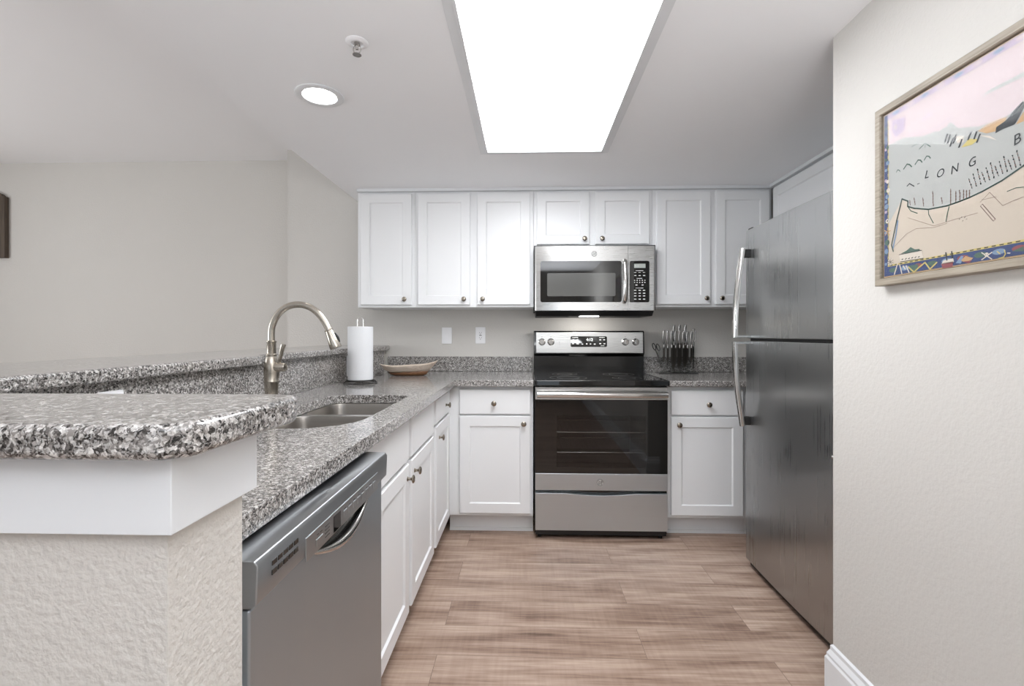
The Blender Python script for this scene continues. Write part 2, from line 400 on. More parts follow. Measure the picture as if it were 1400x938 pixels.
# baseboard with stepped profile along the right wall and round its corner
prof = [(0, 0), (-0.017, 0), (-0.017, 0.135), (-0.013, 0.142), (-0.013, 0.150), (-0.006, 0.165), (-0.006, 0.177), (0, 0.183)]
bm = NB()
A = [(0.985+a, b) for a, b in prof]
n = len(A)
r1 = [bm.verts.new((x, -3.0, z)) for x, z in A]
r2 = [bm.verts.new((x, 1.555+(0.985-x), z)) for x, z in A]
r3 = [bm.verts.new((1.08, 1.555+(0.985-x), z)) for x, z in A]
for p, q in ((r1, r2), (r2, r3)):
    for k in range(n-1): bm.faces.new((p[k], p[k+1], q[k+1], q[k]))
bm.faces.new(r1); bm.faces.new(r3)
bmesh.ops.recalc_face_normals(bm, faces=bm.faces)
struct('baseboard_right', bm, M['trim'])
# half wall that carries the raised bar
PB = [(-1.0, 0.55), (-1.0, 1.715), (-1.055, 1.80), (-1.045, 2.50), (-0.955, 3.15), (-1.0, 3.378)]     # face line of the granite panels
bm = NB()
prism(bm, [(-1.20, 0.43), (-0.333, 0.43), (-0.333, 0.545), (-1.022, 0.545), (-1.022, 1.715), (-1.077, 1.80), (-1.067, 2.51), (-0.979, 3.15), (-1.02, DB), (-1.20, DB)], 0, 1.0685)
struct('wall_bar', bm, M['wall_rough'])
bm = NB()
prism(bm, [(-1.20, 0.42), (-0.322, 0.42), (-0.322, 0.557), (-0.333, 0.557), (-0.333, 0.43), (-1.20, 0.43)], 0.997, 1.0685)
struct('trim_1', bm, M['trim'], bev=0.001)
struct('trim_2', B(-1.112, 1.572, 3.068, 3.10, 2.113, ZC), M['trim'], bev=0.002)
struct('trim_3', B(1.545, 1.572, 1.60, 3.068, 2.113, ZC), M['trim'], bev=0.002)

# ------------------------------------------------------------------ granite
bar = [(-1.45, 0.398), (-0.318, 0.398), (-0.296, 0.418), (-0.288, 0.585), (-0.300, 0.612), (-0.325, 0.622), (-0.967, 0.622), (-0.967, 1.70), (-0.975, 1.722), (-1.022, 1.79),
       (-1.012, 2.485), (-0.93, 3.12), (-0.932, 3.15), (-0.945, 3.17), (-0.985, 3.388), (-1.45, 3.388)]
tag(obj('bar_countertop', plate([bar], 1.069, 1.101), M['granite'], bev=0.009, seg=4), 'raised grey speckled granite bar top running around the outside of the half wall', 'countertop')
SX0, SX1, SY0, SY1 = -0.845, -0.508, 1.315, 2.052
hole = rrect(SX0, SX1, SY0, SY1, (0.15, 0.17, 0.05, 0.06), 8)
cnt = [(-0.998, 0.56), (-0.415, 0.56), (-0.415, 2.715), (-0.395, 2.735), (0.040, 2.735), (0.040, 3.378), (-0.998, 3.378), (-0.953, 3.15), (-1.043, 2.50), (-1.053, 1.80), (-0.998, 1.715)]
tag(obj('countertop', plate([cnt, hole], 0.878, 0.914), M['granite'], bev=0.008, seg=4), 'L-shaped grey granite countertop with the sink cut into it, left of the stove', 'countertop')
tag(obj('countertop', plate([[(0.812, 2.735), (1.895, 2.735), (1.895, 3.378), (0.812, 3.378)]], 0.878, 0.914), M['granite'], bev=0.008, seg=4), 'short grey granite countertop under the knives, right of the stove', 'countertop')
tag(obj('backsplash', B(-0.995, 0.042, 3.378, 3.40, 0.9145, 1.02), M['granite'], bev=0.002), 'low granite backsplash strip behind the wooden tray, left of the stove', 'backsplash')
tag(obj('backsplash', B(0.812, 1.895, 3.378, 3.40, 0.9145, 1.02), M['granite'], bev=0.002), 'low granite backsplash strip behind the knives, right of the stove', 'backsplash')
def panel(p, q, z0=0.9145, z1=1.0685, t=0.020):
    d = Vector((q[0]-p[0], q[1]-p[1])); nrm = Vector((-d.y, d.x)).normalized()*t
    return prism(NB(), [p, q, (q[0]+nrm.x, q[1]+nrm.y), (p[0]+nrm.x, p[1]+nrm.y)], z0, z1)
tag(obj('granite_panel', panel((-1.0, 0.55), (-1.0, 1.715)), M['granite']), 'granite panel under the bar ledge, left of the faucet', 'backsplash')
tag(obj('granite_panel', panel((-1.0, 1.716), (-1.055, 1.80)), M['granite']), 'narrow granite panel at the bend behind the faucet', 'backsplash')
tag(obj('granite_panel', panel((-1.055, 1.801), (-1.045, 2.50)), M['granite']), 'granite panel under the bar ledge, between the faucet and the inner corner', 'backsplash')
tag(obj('granite_panel', panel((-1.045, 2.501), (-0.955, 3.15)), M['granite']), 'shaded granite panel behind the paper towel roll', 'backsplash')

# ------------------------------------------------------------------ cabinets (local frame: x to the right, front towards -y, origin at the floor, left end of the face frame)
def shaker(w, h, t=0.019, rail=0.058, rec=0.007):
    """door leaf from (0,0) to (w,h), back at y=0, front at y=-t"""
    bm = NB()
    def ring(x0, x1, z0, z1, y): return [bm.verts.new(p) for p in ((x0, y, z0), (x1, y, z0), (x1, y, z1), (x0, y, z1))]
    e = 0.003
    a = ring(0, w, 0, h, 0); b = ring(0, w, 0, h, -t+e); c = ring(e, w-e, e, h-e, -t)
    d = ring(rail, w-rail, rail, h-rail, -t); f = ring(rail+0.006, w-rail-0.006, rail+0.006, h-rail-0.006, -t+rec)
    for p, q in ((a, b), (b, c), (c, d), (d, f)):
        for k in range(4): bm.faces.new((p[k], p[(k+1) % 4], q[(k+1) % 4], q[k]))
    bm.faces.new(f); bm.faces.new(a[::-1])
    bmesh.ops.recalc_face_normals(bm, faces=bm.faces)
    return bm
def slab(w, h, t=0.019):
    bm = NB()
    def ring(x0, x1, z0, z1, y): return [bm.verts.new(p) for p in ((x0, y, z0), (x1, y, z0), (x1, y, z1), (x0, y, z1))]
    e = 0.003
    a = ring(0, w, 0, h, 0); b = ring(0, w, 0, h, -t+e); c = ring(e, w-e, e, h-e, -t)
    for p, q in ((a, b), (b, c)):
        for k in range(4): bm.faces.new((p[k], p[(k+1) % 4], q[(k+1) % 4], q[k]))
    bm.faces.new(c); bm.faces.new(a[::-1]); bmesh.ops.recalc_face_normals(bm, faces=bm.faces)
    return bm
KP = [(0.0, 0.0), (0.0085, 0.0), (0.0085, -0.002), (0.0055, -0.005), (0.005, -0.014), (0.009, -0.018), (0.0148, -0.0205), (0.0155, -0.0235), (0.0135, -0.0265), (0.0085, -0.0285), (0, -0.029)]
def knob(par, x, z):
    return obj('knob', lathe(NB(), KP, (x, -0.019, z), 'y', 20), M['knob'], par, smooth=True)
def leaf(par, kind, x0, x1, z0, z1, kn=None):
    bm = shaker(x1-x0, z1-z0, rail=min(0.058, (x1-x0)*0.2)) if kind == 'door' else slab(x1-x0, z1-z0)
    bmesh.ops.translate(bm, verts=bm.verts, vec=(x0, 0, z0))
    d = obj(kind, bm, M['cab'], par)
    if kn: knob(d, *kn)
    return d
def cabinet(name, label, cat, loc, rotz, w, d, z0, z1, leaves, toe=False, group=None, open_top=False):
    t = thing(name, label, cat, loc, rotz, group, world=False)
    if open_top:
        cb = B(0, w, 0, 0.019, z0, z1); box(cb, 0, 0.016, 0.019, d, z0, z1); box(cb, w-0.016, w, 0.019, d, z0, z1); box(cb, 0.016, w-0.016, 0.019, d, z0, z0+0.018); box(cb, 0.016, w-0.016, d-0.006, d, z0+0.018, z1)
    else: cb = B(0, w, 0, d, z0, z1)
    obj('carcass', cb, M['cab'], t, bev=0.0012)
    if toe:
        tb = B(0, w, 0.072, 0.09, 0.0, z0); box(tb, 0, w, 0.062, 0.072, 0, 0.018)
        obj('toe_kick', tb, M['cab'], t)
    for kind, a in leaves: leaf(t, kind, *a)
    return t
YB = 2.78     # base face frame
# back run, left of stove   (local x = world x - origin)
def bx(x): return x
X0 = -0.463
L = lambda x: x-X0
cabinet('base_cabinet', 'white base cabinet with one drawer and one door, directly left of the stove', 'cabinet', (X0, YB, 0), 0, 0.038-X0, 0.60, 0.115, 0.877,
        [('drawer', (L(-0.393), L(0.022), 0.713, 0.857, (L(-0.19), 0.778))), ('door', (L(-0.393), L(0.022), 0.133, 0.702, (L(-0.017), 0.660)))], toe=True)
X1 = 0.814
R = lambda x: x-X1
cabinet('base_cabinet', 'white base cabinet with one drawer and one door, between the stove and the fridge', 'cabinet', (X1, YB, 0), 0, 0.47, 0.60, 0.115, 0.877,
        [('drawer', (R(0.834), R(1.245), 0.713, 0.855, (R(1.045), 0.776))), ('door', (R(0.834), R(1.245), 0.133, 0.702, (R(0.876), 0.659)))], toe=True)
cabinet('base_cabinet', 'plain white base cabinet end tucked behind the fridge', 'cabinet', (1.286, YB, 0), 0, 0.60, 0.60, 0.115, 0.877, [], toe=True)
# left run: face looks to +x; local x = world y - origin
XF = -0.464
y0 = 1.268
Q = lambda y: y-y0
cabinet('sink_base_cabinet', 'white sink base cabinet with two doors and two false fronts, beside the dishwasher', 'cabinet', (XF, y0, 0), pi/2, 2.292-y0, 0.50, 0.115, 0.877,
        [('false_front', (Q(1.290), Q(1.785), 0.705, 0.857)), ('door', (Q(1.290), Q(1.785), 0.125, 0.690, (Q(1.755), 0.640))),
         ('false_front', (Q(1.828), Q(2.268), 0.705, 0.857)), ('door', (Q(1.828), Q(2.268), 0.125, 0.690, (Q(1.868), 0.640)))], toe=True, open_top=True)
y0 = 2.294
cabinet('base_cabinet', 'narrow white base cabinet with a drawer over a door, in the inner corner', 'cabinet', (XF, y0, 0), pi/2, 2.778-y0, 0.50, 0.115, 0.877,
        [('drawer', (Q(2.325), Q(2.735), 0.735, 0.855, (Q(2.60), 0.790))), ('door', (Q(2.325), Q(2.735), 0.125, 0.720, (Q(2.40), 0.655)))], toe=True)
# wall cabinets
YU = 3.094
def upper(label, xa, xb, leaves, z0=1.356, group='wall cabinets along the back wall'):
    return cabinet('wall_cabinet', label, 'cabinet', (xa, YU, 0), 0, xb-xa, DB-YU-0.001, z0, 2.113, [('door', (a-xa, b-xa, c, d, (k[0]-xa, k[1]))) for a, b, c, d, k in leaves])
ZT = 2.100
upper('white single-door wall cabinet at the far left end, above the tray', -1.112, -0.731, [(-1.090, -0.752, 1.372, ZT, (-0.795, 1.408))])
upper('white double-door wall cabinet between the single-door one and the microwave', -0.730, 0.045, [(-0.711, -0.368, 1.372, ZT, (-0.407, 1.408)), (-0.322, 0.022, 1.372, ZT, (-0.285, 1.408))])
upper('short white double-door wall cabinet above the microwave', 0.046, 0.812, [(0.066, 0.406, 1.762, ZT, (0.373, 1.795)), (0.445, 0.790, 1.762, ZT, (0.485, 1.795))], z0=1.742)
upper('white double-door wall cabinet above the knives, right of the microwave', 0.813, 1.572, [(0.837, 1.178, 1.372, ZT, (1.148, 1.410)), (1.213, 1.553, 1.372, ZT, (1.245, 1.410))])
cabinet('wall_cabinet', 'white cabinet mounted above the fridge, facing left', 'cabinet', (1.572, 3.066, 0), -pi/2, 1.46, 0.325, 1.742, 2.113,
        [('door', (0.025, 0.715, 1.762, ZT)), ('door', (0.745, 1.435, 1.762, ZT))])

# ------------------------------------------------------------------ maker badge
def badge(par, x, y, z, r, front=True):
    bm = NB()
    lathe(bm, [(0, 0), (r, 0), (r, -0.0015), (r*0.86, -0.002), (r*0.86, -0.0012), (0, -0.0012)], (x, y, z), 'y', 28)
    text(bm, 'GE', r*1.05, face_front(x, y-0.0014, z), 0.0004, 1, shear=0.25)
    # little curls around the monogram
    for k in range(4):
        a = k*pi/2+pi/4
        pts = [(x+cos(a+t)*r*(0.70-0.12*abs(t)), y-0.0016, z+sin(a+t)*r*(0.70-0.12*abs(t))) for t in (-0.45, -0.2, 0, 0.2, 0.45)]
        tube(bm, pts, r*0.05, 6, mi=1)
    tube(bm, [(x+cos(2*pi*k/28)*r*0.97, y-0.0012, z+sin(2*pi*k/28)*r*0.97) for k in range(28)], r*0.07, 6, closed=True, mi=1)
    return obj('badge', bm, [M['badge'], M['inkdark']], par)

# ------------------------------------------------------------------ stove
t = thing('stove', 'stainless steel electric range with black glass top, against the back wall', 'stove', (0.426, 3.04, 0))
sx0, sx1 = 0.047, 0.805
bm = B(sx0, sx1, 2.775, 3.365, 0.03, 0.89)
# cut the oven opening out of the body front: build as frame around a cavity
bm.free(); bm = NB()
ox0, ox1, oz0, oz1 = 0.15, 0.70, 0.40, 0.75
box(bm, sx0, ox0, 2.752, 3.365, 0.03, 0.89); box(bm, ox1, sx1, 2.752, 3.365, 0.03, 0.89)
box(bm, ox0, ox1, 2.752, 3.365, 0.03, oz0); box(bm, ox0, ox1, 2.752, 3.365, oz1, 0.89); box(bm, ox0, ox1, 3.25, 3.365, oz0, oz1)
obj('body', bm, M['black'], t)
obj('oven_cavity', B(ox0+0.001, ox1-0.001, 3.24, 3.249, oz0, oz1), M['grey'], t)
for z in (0.485, 0.603):
    bm = NB()
    tube(bm, [(ox0+0.01, 2.80, z), (ox1-0.01, 2.80, z)], 0.0032, 8); tube(bm, [(ox0+0.01, 3.20, z), (ox1-0.01, 3.20, z)], 0.0032, 8)
    for k in range(16):
        x = ox0+0.03+k*0.0325; tube(bm, [(x, 2.80, z+0.003), (x, 3.20, z+0.003)], 0.0016, 6)
    obj('oven_rack', bm, M['chrome'], t, smooth=True)
# door
d = obj('oven_door', B(0.050, 0.802, 2.722, 2.750, 0.805, 0.877), M['steelx'], t, bev=0.002)
obj('lower_band', B(0.050, 0.802, 2.722, 2.750, 0.286, 0.382), M['steelx2'], d, bev=0.002)
bm = NB(); wx0, wx1, wz0, wz1 = 0.172, 0.678, 0.418, 0.715
box(bm, 0.050, wx0, 2.723, 2.750, 0.383, 0.804); box(bm, wx1, 0.802, 2.723, 2.750, 0.383, 0.804)
box(bm, wx0, wx1, 2.723, 2.750, 0.383, wz0); box(bm, wx0, wx1, 2.723, 2.750, wz1, 0.804)
obj('door_glass', bm, M['glass_black'], d)
obj('window', B(wx0, wx1, 2.7235, 2.727, wz0, wz1), M['oven_glass'], d)
badge(d, 0.420, 2.722, 0.333, 0.0185)
bm = NB()
hp = []
for k in range(17):
    u = k/16; hp.append((0.060+0.732*u, 2.682-0.012*sin(pi*u), 0.838))
tube(bm, hp, 0.017, 14, flat=((0, 1, 0), 0.65))
box(bm, 0.058, 0.085, 2.680, 2.722, 0.822, 0.854); box(bm, 0.767, 0.794, 2.680, 2.722, 0.822, 0.854)
obj('handle', bm, M['chrome'], d, smooth=True)
# storage drawer with a dipped upper edge
pts = [(0.050, 0.055), (0.802, 0.055), (0.802, 0.268)]
for k in range(13):
    u = k/12; pts.append((0.62-0.39*u, 0.268-0.012*sin(pi*u)))
pts.append((0.050, 0.268))
dr = obj('drawer', prism_axis(NB(), pts, 2.724, 2.752, 1), M['steelx2'], t, bev=0.0015)
bm = B(0.052, 0.800, 2.745, 2.80, 0.022, 0.055)
for x in (0.075, 0.775):
    lathe(bm, [(0.011, 0), (0.011, 0.010), (0.006, 0.012), (0.006, 0.024)], (x, 2.775, 0), 'z', 12)
obj('kick_panel', bm, M['dark'], t)
# cooktop
bm = NB(); prism(bm, rrect(0.044, 0.808, 2.690, 3.275, (0.012, 0.012, 0.004, 0.004), 4), 0.888, 0.918)
ct = obj('cooktop', bm, M['glass_black'], t, bev=0.004, seg=3)
bm = NB()
box(bm, 0.060, 0.792, 2.705, 2.709, 0.9181, 0.9196); box(bm, 0.056, 0.060, 2.705, 3.262, 0.9181, 0.9196); box(bm, 0.792, 0.796, 2.705, 3.262, 0.9181, 0.9196)
obj('rim', bm, M['black'], ct)
for (cx, cy, r) in ((0.25, 2.86, 0.11), (0.60, 2.86, 0.085), (0.25, 3.12, 0.08), (0.60, 3.12, 0.10)):
    bm = NB()
    for rr in (r, r*0.6):
        tube(bm, [(cx+rr*cos(2*pi*k/40), cy+rr*sin(2*pi*k/40), 0.9182) for k in range(40)], 0.0012, 4, closed=True, flat=((0, 0, 1), 0.3))
    obj('burner_ring', bm, M['grey'], ct)
# back guard
bg = obj('back_guard', prism_axis(NB(), [(3.275, 0.918), (3.275, 1.030), (3.262, 1.040), (3.255, 1.046), (3.262, 1.196), (3.272, 1.203), (3.362, 1.203), (3.362, 0.90), (3.275, 0.90)], 0.049, 0.803, 0), M['black'], t, bev=0.004)
cp = obj('control_panel', prism_axis(NB(), [(3.249, 1.052), (3.255, 1.194), (3.266, 1.194), (3.262, 1.052)], 0.066, 0.792, 0), M['steelx'], bg, bev=0.002)
bm = NB()
PX = Matrix.Translation((0, 3.2515, 0))
pts = rrect(0.300, 0.548, 1.093, 1.166, 0.010, 5)
a = [bm.verts.new((x, 3.2465+(z-1.052)*0.042, z)) for x, z in pts]; b = [bm.verts.new((x, 3.256, z)) for x, z in pts]
bm.faces.new(a)
for k in range(len(pts)): bm.faces.new((a[k], a[(k+1) % len(pts)], b[(k+1) % len(pts)], b[k]))
bmesh.ops.recalc_face_normals(bm, faces=bm.faces)
obj('display', bm, M['glass_black'], cp)
bm = NB(); text(bm, '4:12', 0.026, face_front(0.430, 3.2495, 1.142), 0.0004)
obj('clock_digits', bm, M['digit'], cp)
bm = NB()
for (x, z, w) in ((0.318, 1.142, .010), (0.346, 1.142, .012), (0.316, 1.115, .010), (0.348, 1.115, .016), (0.380, 1.113, .011), (0.410, 1.114, .008), (0.436, 1.114, .008), (0.464, 1.113, .012),
                  (0.502, 1.142, .012), (0.528, 1.142, .012), (0.502, 1.116, .012), (0.530, 1.115, .012)):
    box(bm, x-w/2, x+w/2, 3.2478, 3.2492, z-0.003, z+0.003)
box(bm, 0.310, 0.352, 3.2490, 3.2502, 1.156, 1.1585); box(bm, 0.494, 0.534, 3.2490, 3.2502, 1.156, 1.1585); box(bm, 0.505, 0.530, 3.2475, 3.2487, 1.100, 1.1025)
obj('printing', bm, M['ink'], cp)
for x in (0.105, 0.166, 0.672, 0.742):
    bm = NB(); y = 3.2515
    lathe(bm, [(0.0, 0), (0.024, 0), (0.024, -0.004), (0.020, -0.007), (0.019, -0.022), (0.016, -0.026), (0, -0.026)], (x, y, 1.127), 'y', 26)
    box(bm, x-0.005, x+0.005, y-0.033, y-0.020, 1.127-0.019, 1.127+0.019)
    obj('knob', bm, M['chrome'], cp, smooth=True)
bm = NB()
for x in (0.105, 0.166, 0.672, 0.742):
    box(bm, x-0.003, x+0.003, 3.2522, 3.254, 1.160, 1.1625)
box(bm, 0.222, 0.226, 3.2515, 3.253, 1.123, 1.127); box(bm, 0.222, 0.226, 3.251, 3.2525, 1.113, 1.115)
obj('marks', bm, M['inkdark'], cp)

# ------------------------------------------------------------------ microwave
t = thing('microwave', 'stainless steel over-the-range microwave hung below the short wall cabinet', 'microwave', (0.425, 3.18, 1.30))
mx0, mx1 = 0.053, 0.800
obj('body', B(0.047, 0.809, 3.006, 3.398, 1.330, 1.741), M['dark'], t)
prof_d = [(0.053, 3.004), (0.632, 3.004), (0.632, 2.971), (0.45, 2.966), (0.25, 2.966), (0.062, 2.971), (0.053, 2.977)]
d = obj('door', prism(NB(), prof_d, 1.327, 1.731), M['steelx'], t, bev=0.002)
def vplate(pts, y0, y1):   # plate facing -y from an (x, z) outline
    return prism_axis(NB(), pts, y0, y1, 1)
obj('door_glass', vplate(rrect(0.086, 0.590, 1.380, 1.636, 0.012, 4), 2.9635, 2.985), M['glass_black'], d)
obj('window', vplate(rrect(0.128, 0.552, 1.417, 1.561, 0.008, 4), 2.9622, 2.984), M['winmesh'], d)
badge(d, 0.420, 2.966, 1.681, 0.0165)
bm = NB()
tube(bm, smoothpath([(0.606, 2.955, 1.382), (0.606, 2.930, 1.400), (0.606, 2.918, 1.508), (0.606, 2.930, 1.618), (0.606, 2.955, 1.636)], 5), 0.013, 12, flat=((0, 1, 0), 0.6))
box(bm, 0.597, 0.615, 2.938, 2.970, 1.385, 1.402); box(bm, 0.597, 0.615, 2.938, 2.970, 1.616, 1.633)
obj('handle', bm, M['chrome'], d, smooth=True)
cpn = obj('control_panel', prism(NB(), [(0.634, 3.004), (0.800, 3.004), (0.800, 2.985), (0.792, 2.976), (0.634, 2.971)], 1.327, 1.731), M['steelx'], t, bev=0.002)
obj('keypad', vplate(rrect(0.640, 0.762, 1.378, 1.636, 0.010, 4), 2.969, 2.99), M['glass_black'], cpn)
obj('display', B(0.668, 0.738, 2.9675, 2.9695, 1.592, 1.618), M['lcd'], cpn)
bm = NB()
text(bm, '4:12', 0.016, face_front(0.684, 2.9672, 1.605), 0.0002)
def dash(x, z, w, h=0.0035): box(bm, x-w/2, x+w/2, 2.9678, 2.9692, z-h/2, z+h/2)
dash(0.701, 1.575, 0.046, 0.003)
for x in (0.675, 0.702, 0.729): dash(x, 1.564, 0.014, 0.003); dash(x, 1.545, 0.013, 0.005)
dash(0.701, 1.527, 0.034, 0.003)
for k in range(5): dash(0.671+k*0.0158, 1.515, 0.006, 0.005); dash(0.671+k*0.0158, 1.502, 0.006, 0.005)
dash(0.682, 1.486, 0.012, 0.006); dash(0.720, 1.486, 0.012, 0.006)
dash(0.701, 1.467, 0.048, 0.003)
for z in (1.453, 1.435, 1.418, 1.398):
    for x in (0.675, 0.702, 0.729): dash(x, z, 0.014, 0.006)
obj('key_printing', bm, M['ink'], cpn)
bm = NB()
prism_axis(bm, [(2.990, 1.326), (3.03, 1.296), (3.36, 1.296), (3.395, 1.326)], 0.060, 0.795, 0)
ub = obj('underside', bm, M['dark'], t)
for xa, xb in ((0.10, 0.27), (0.56, 0.73)):
    bm = B(xa, xb, 3.05, 3.262, 1.2945, 1.2958)
    for k in range(9): box(bm, xa, xb, 3.06+k*0.022, 3.07+k*0.022, 1.292, 1.2945)
    obj('grease_filter', bm, M['grey'], ub)
obj('lamp_lens', B(0.34, 0.46, 3.03, 3.09, 1.2925, 1.2958), M['emit3'], ub)
lt = area('hood_lamp', (0.40, 3.12, 1.288), (radians(-20), 0, 0), 0.12, 0.06, 1.6, (1, 0.97, 0.93)); lt.rotation_euler = (radians(25), 0, 0)

# ------------------------------------------------------------------ fridge
t = thing('refrigerator', 'tall dark stainless steel top-freezer fridge standing in the right alcove', 'refrigerator', (1.48, 2.06, 0))
obj('body', B(1.185, 1.86, 1.690, 2.450, 0.03, 1.69), M['dark'], t, bev=0.004)
def fdoor(name, z0, z1):
    pts = [(1.180, 1.690), (1.180, 2.450), (1.122, 2.450), (1.113, 2.442)]
    for k in range(1, 12):
        u = k/12; pts.append((1.113-0.006*sin(pi*u), 2.442-0.744*u))
    pts += [(1.113, 1.698), (1.122, 1.690)]
    return obj(name, prism(NB(), pts, z0, z1), M['steel_fr'], t, smooth=True, bev=0.003)
fz = fdoor('freezer_door', 1.160, 1.704)
fd = fdoor('fridge_door', 0.045, 1.146)
obj('gasket', B(1.135, 1.186, 1.70, 2.44, 1.140, 1.165), M['dark'], t)
bm = B(1.135, 1.19, 1.70, 2.44, 0.012, 0.044)
obj('toe_grille', bm, M['dark'], t)
obj('hinge_cover', B(1.125, 1.20, 2.405, 2.445, 1.704, 1.716), M['dark'], t, bev=0.003)
obj('hinge_pin', lathe(NB(), [(0, 0), (0.006, 0), (0.006, -0.004), (0, -0.006)], (1.1125, 1.757, 0.734), 'x', 12), M['chrome'], fd)
obj('badge', lathe(NB(), [(0, 0), (0.014, 0), (0.014, -0.003), (0, -0.003)], (1.112, 1.735, 1.583), 'x', 20), M['chrome'], fz)
def fh(door, zm, ze):
    bm = NB(); yh = 2.395; q = 1 if ze > zm else -1
    pts = [(1.074, yh, zm), (1.067, yh, zm+(ze-zm)*0.12), (1.051, yh, zm+(ze-zm)*0.4), (1.041, yh, zm+(ze-zm)*0.7), (1.037, yh, ze)]
    tube(bm, smoothpath(pts, 6), 0.018, 14, flat=((1, 0, 0), 0.75))
    a, b = sorted((ze, ze-0.010*q)); box(bm, 1.037, 1.112, yh-0.011, yh+0.011, a, b)
    h = obj('handle', bm, M['chrome'], door, smooth=True)
    a, b = sorted((zm+0.004*q, zm+0.045*q)); obj('bracket', B(1.074, 1.113, yh-0.012, yh+0.012, a, b), M['dark'], h, bev=0.003)
fh(fz, 1.606, 1.164); fh(fd, 0.725, 1.142)

# ------------------------------------------------------------------ dishwasher (front faces +x)
t = thing('dishwasher', 'stainless steel dishwasher under the left counter, by the bar end', 'dishwasher', (-0.70, 0.955, 0))
dy0, dy1 = 0.648, 1.262
obj('tub', B(-0.98, -0.432, dy0+0.004, dy1-0.004, 0.10, 0.8775), M['dark'], t)
door = obj('door', B(-0.430, -0.388, dy0+0.004, dy1-0.004, 0.115, 0.792), M['steel_dw'], t, bev=0.004, seg=3)
con = obj('console', prism_axis(NB(), [(-0.432, 0.796), (-0.384, 0.796), (-0.376, 0.802), (-0.374, 0.856), (-0.379, 0.863), (-0.432, 0.8645)], dy0, dy1, 1), M['steely'], t, bev=0.002, seg=2)
obj('fascia', B(-0.376, -0.3728, 0.792, 1.178, 0.793, 0.834), M['steely'], con, bev=0.0008)
bm = NB()
for r in (0.843, 0.829):
    for k in range(5): box(bm, -0.376, -0.3735, 0.686+k*0.0165, 0.699+k*0.0165, r-0.0035, r+0.0035)
obj('vent_slots', bm, M['black'], con)
obj('display', B(-0.374, -0.3718, 0.905, 0.938, 0.796, 0.827), M['glass_black'], con)
for k in range(8):
    y = 0.955+k*0.0262; obj('button', B(-0.374, -0.3712, y, y+0.017, 0.806, 0.820), M['steely'], con, bev=0.001)
obj('button', B(-0.374, -0.3712, 0.828, 0.856, 0.803, 0.816), M['steely'], con, bev=0.001, label='wider power button')
bm = NB()
for k in range(8): y = 0.957+k*0.0262; box(bm, -0.3735, -0.3723, y, y+0.010, 0.8225, 0.8238)
for k in range(4): box(bm, -0.3735, -0.3723, 0.866, 0.886, 0.803+k*0.0065, 0.8045+k*0.0065)
for y in (0.832, 0.845): box(bm, -0.3735, -0.3723, y, y+0.008, 0.822, 0.8235)
obj('printing', bm, M['inkdark'], con)
# pocket handle: dark hollow with a rolled chrome lip
yc, hw = 0.985, 0.162
arc = [(yc+hw*(-1+2*k/20), 0.795-0.038*sin(pi*k/20)) for k in range(21)]
bm = prism_axis(NB(), arc, -0.392, -0.3865, 0); obj('handle_pocket', bm, M['black'], door)
tube_pts = [(-0.384+0.006*sin(pi*k/20), y, z-0.002) for k, (y, z) in enumerate(arc)]
obj('handle', tube(NB(), tube_pts, [0.002+0.0075*sin(pi*k/20) for k in range(21)], 10), M['chrome'], door, smooth=True)
obj('kick_plate', B(-0.47, -0.45, dy0+0.004, dy1-0.004, 0.0, 0.112), M['dark'], t)
bm = NB(); box(bm, -0.99, -0.47, 0.562, 0.640, 0, 0.877)
tag(obj('filler_panel', bm, M['cab']), 'white filler panel between the bar wall and the dishwasher', 'cabinet panel')

# ------------------------------------------------------------------ sink
t = thing('kitchen_sink', 'stainless steel double-bowl undermount sink set in the granite counter', 'sink', (-0.68, 1.68, 0.88))
def bowl_mesh(x0, x1, y0, y1, r, zt, depth):
    bm = NB(); rings = []
    prof = [(0.0, 0.0), (0.004, -0.02), (0.010, -depth*0.7), (0.020, -depth*0.88), (0.045, -depth*0.98), (0.075, -depth)]
    for ins, dz in prof:
        rr = [max(q-ins*0.6, 0.02) for q in r]
        rings.append([bm.verts.new((x, y, zt+dz)) for x, y in rrect(x0+ins, x1-ins, y0+ins, y1-ins, rr, 6)])
    cx, cy = (x0+x1)/2, (y0+y1)/2
    for a, b in zip(rings, rings[1:]):
        for k in range(len(a)): bm.faces.new((a[k], a[(k+1) % len(a)], b[(k+1) % len(a)], b[k]))
    bm.faces.new(rings[-1])
    for f in bm.faces: f.normal_flip()
    bmesh.ops.recalc_face_normals(bm, faces=bm.faces)
    for f in bm.faces: f.normal_flip()
    return bm
rim = plate([rrect(SX0-0.02, SX1+0.02, SY0-0.02, SY1+0.02, (0.16, 0.18, 0.06, 0.07), 8),
             rrect(SX0-0.004, SX1+0.004, SY0-0.004, 1.735, (0.15, 0.17, 0.05, 0.05), 8), rrect(SX0-0.004, SX1+0.004, 1.765, SY1+0.004, (0.05, 0.05, 0.05, 0.06), 8)], 0.872, 0.8765)
obj('rim', rim, M['steelx'], t, bev=0.001)
SK = steel_mat('satin_sink_steel', rgb(176, 172, 167), 0.30, 'x', aniso=0.3)
for (a, b, r) in ((SY0-0.004, 1.735, (0.15, 0.17, 0.05, 0.05)), (1.765, SY1+0.004, (0.05, 0.05, 0.05, 0.06))):
    o = obj('basin', bowl_mesh(SX0-0.004, SX1+0.004, a, b, r, 0.876, 0.19), SK, t, smooth='all')
    obj('drain', lathe(NB(), [(0.045, 0), (0.045, 0.003), (0.036, 0.004), (0.030, 0.001), (0, 0.001)], ((SX0+SX1)/2, (a+b)/2, 0.6865), 'z', 24), M['chrome'], o, smooth=True)

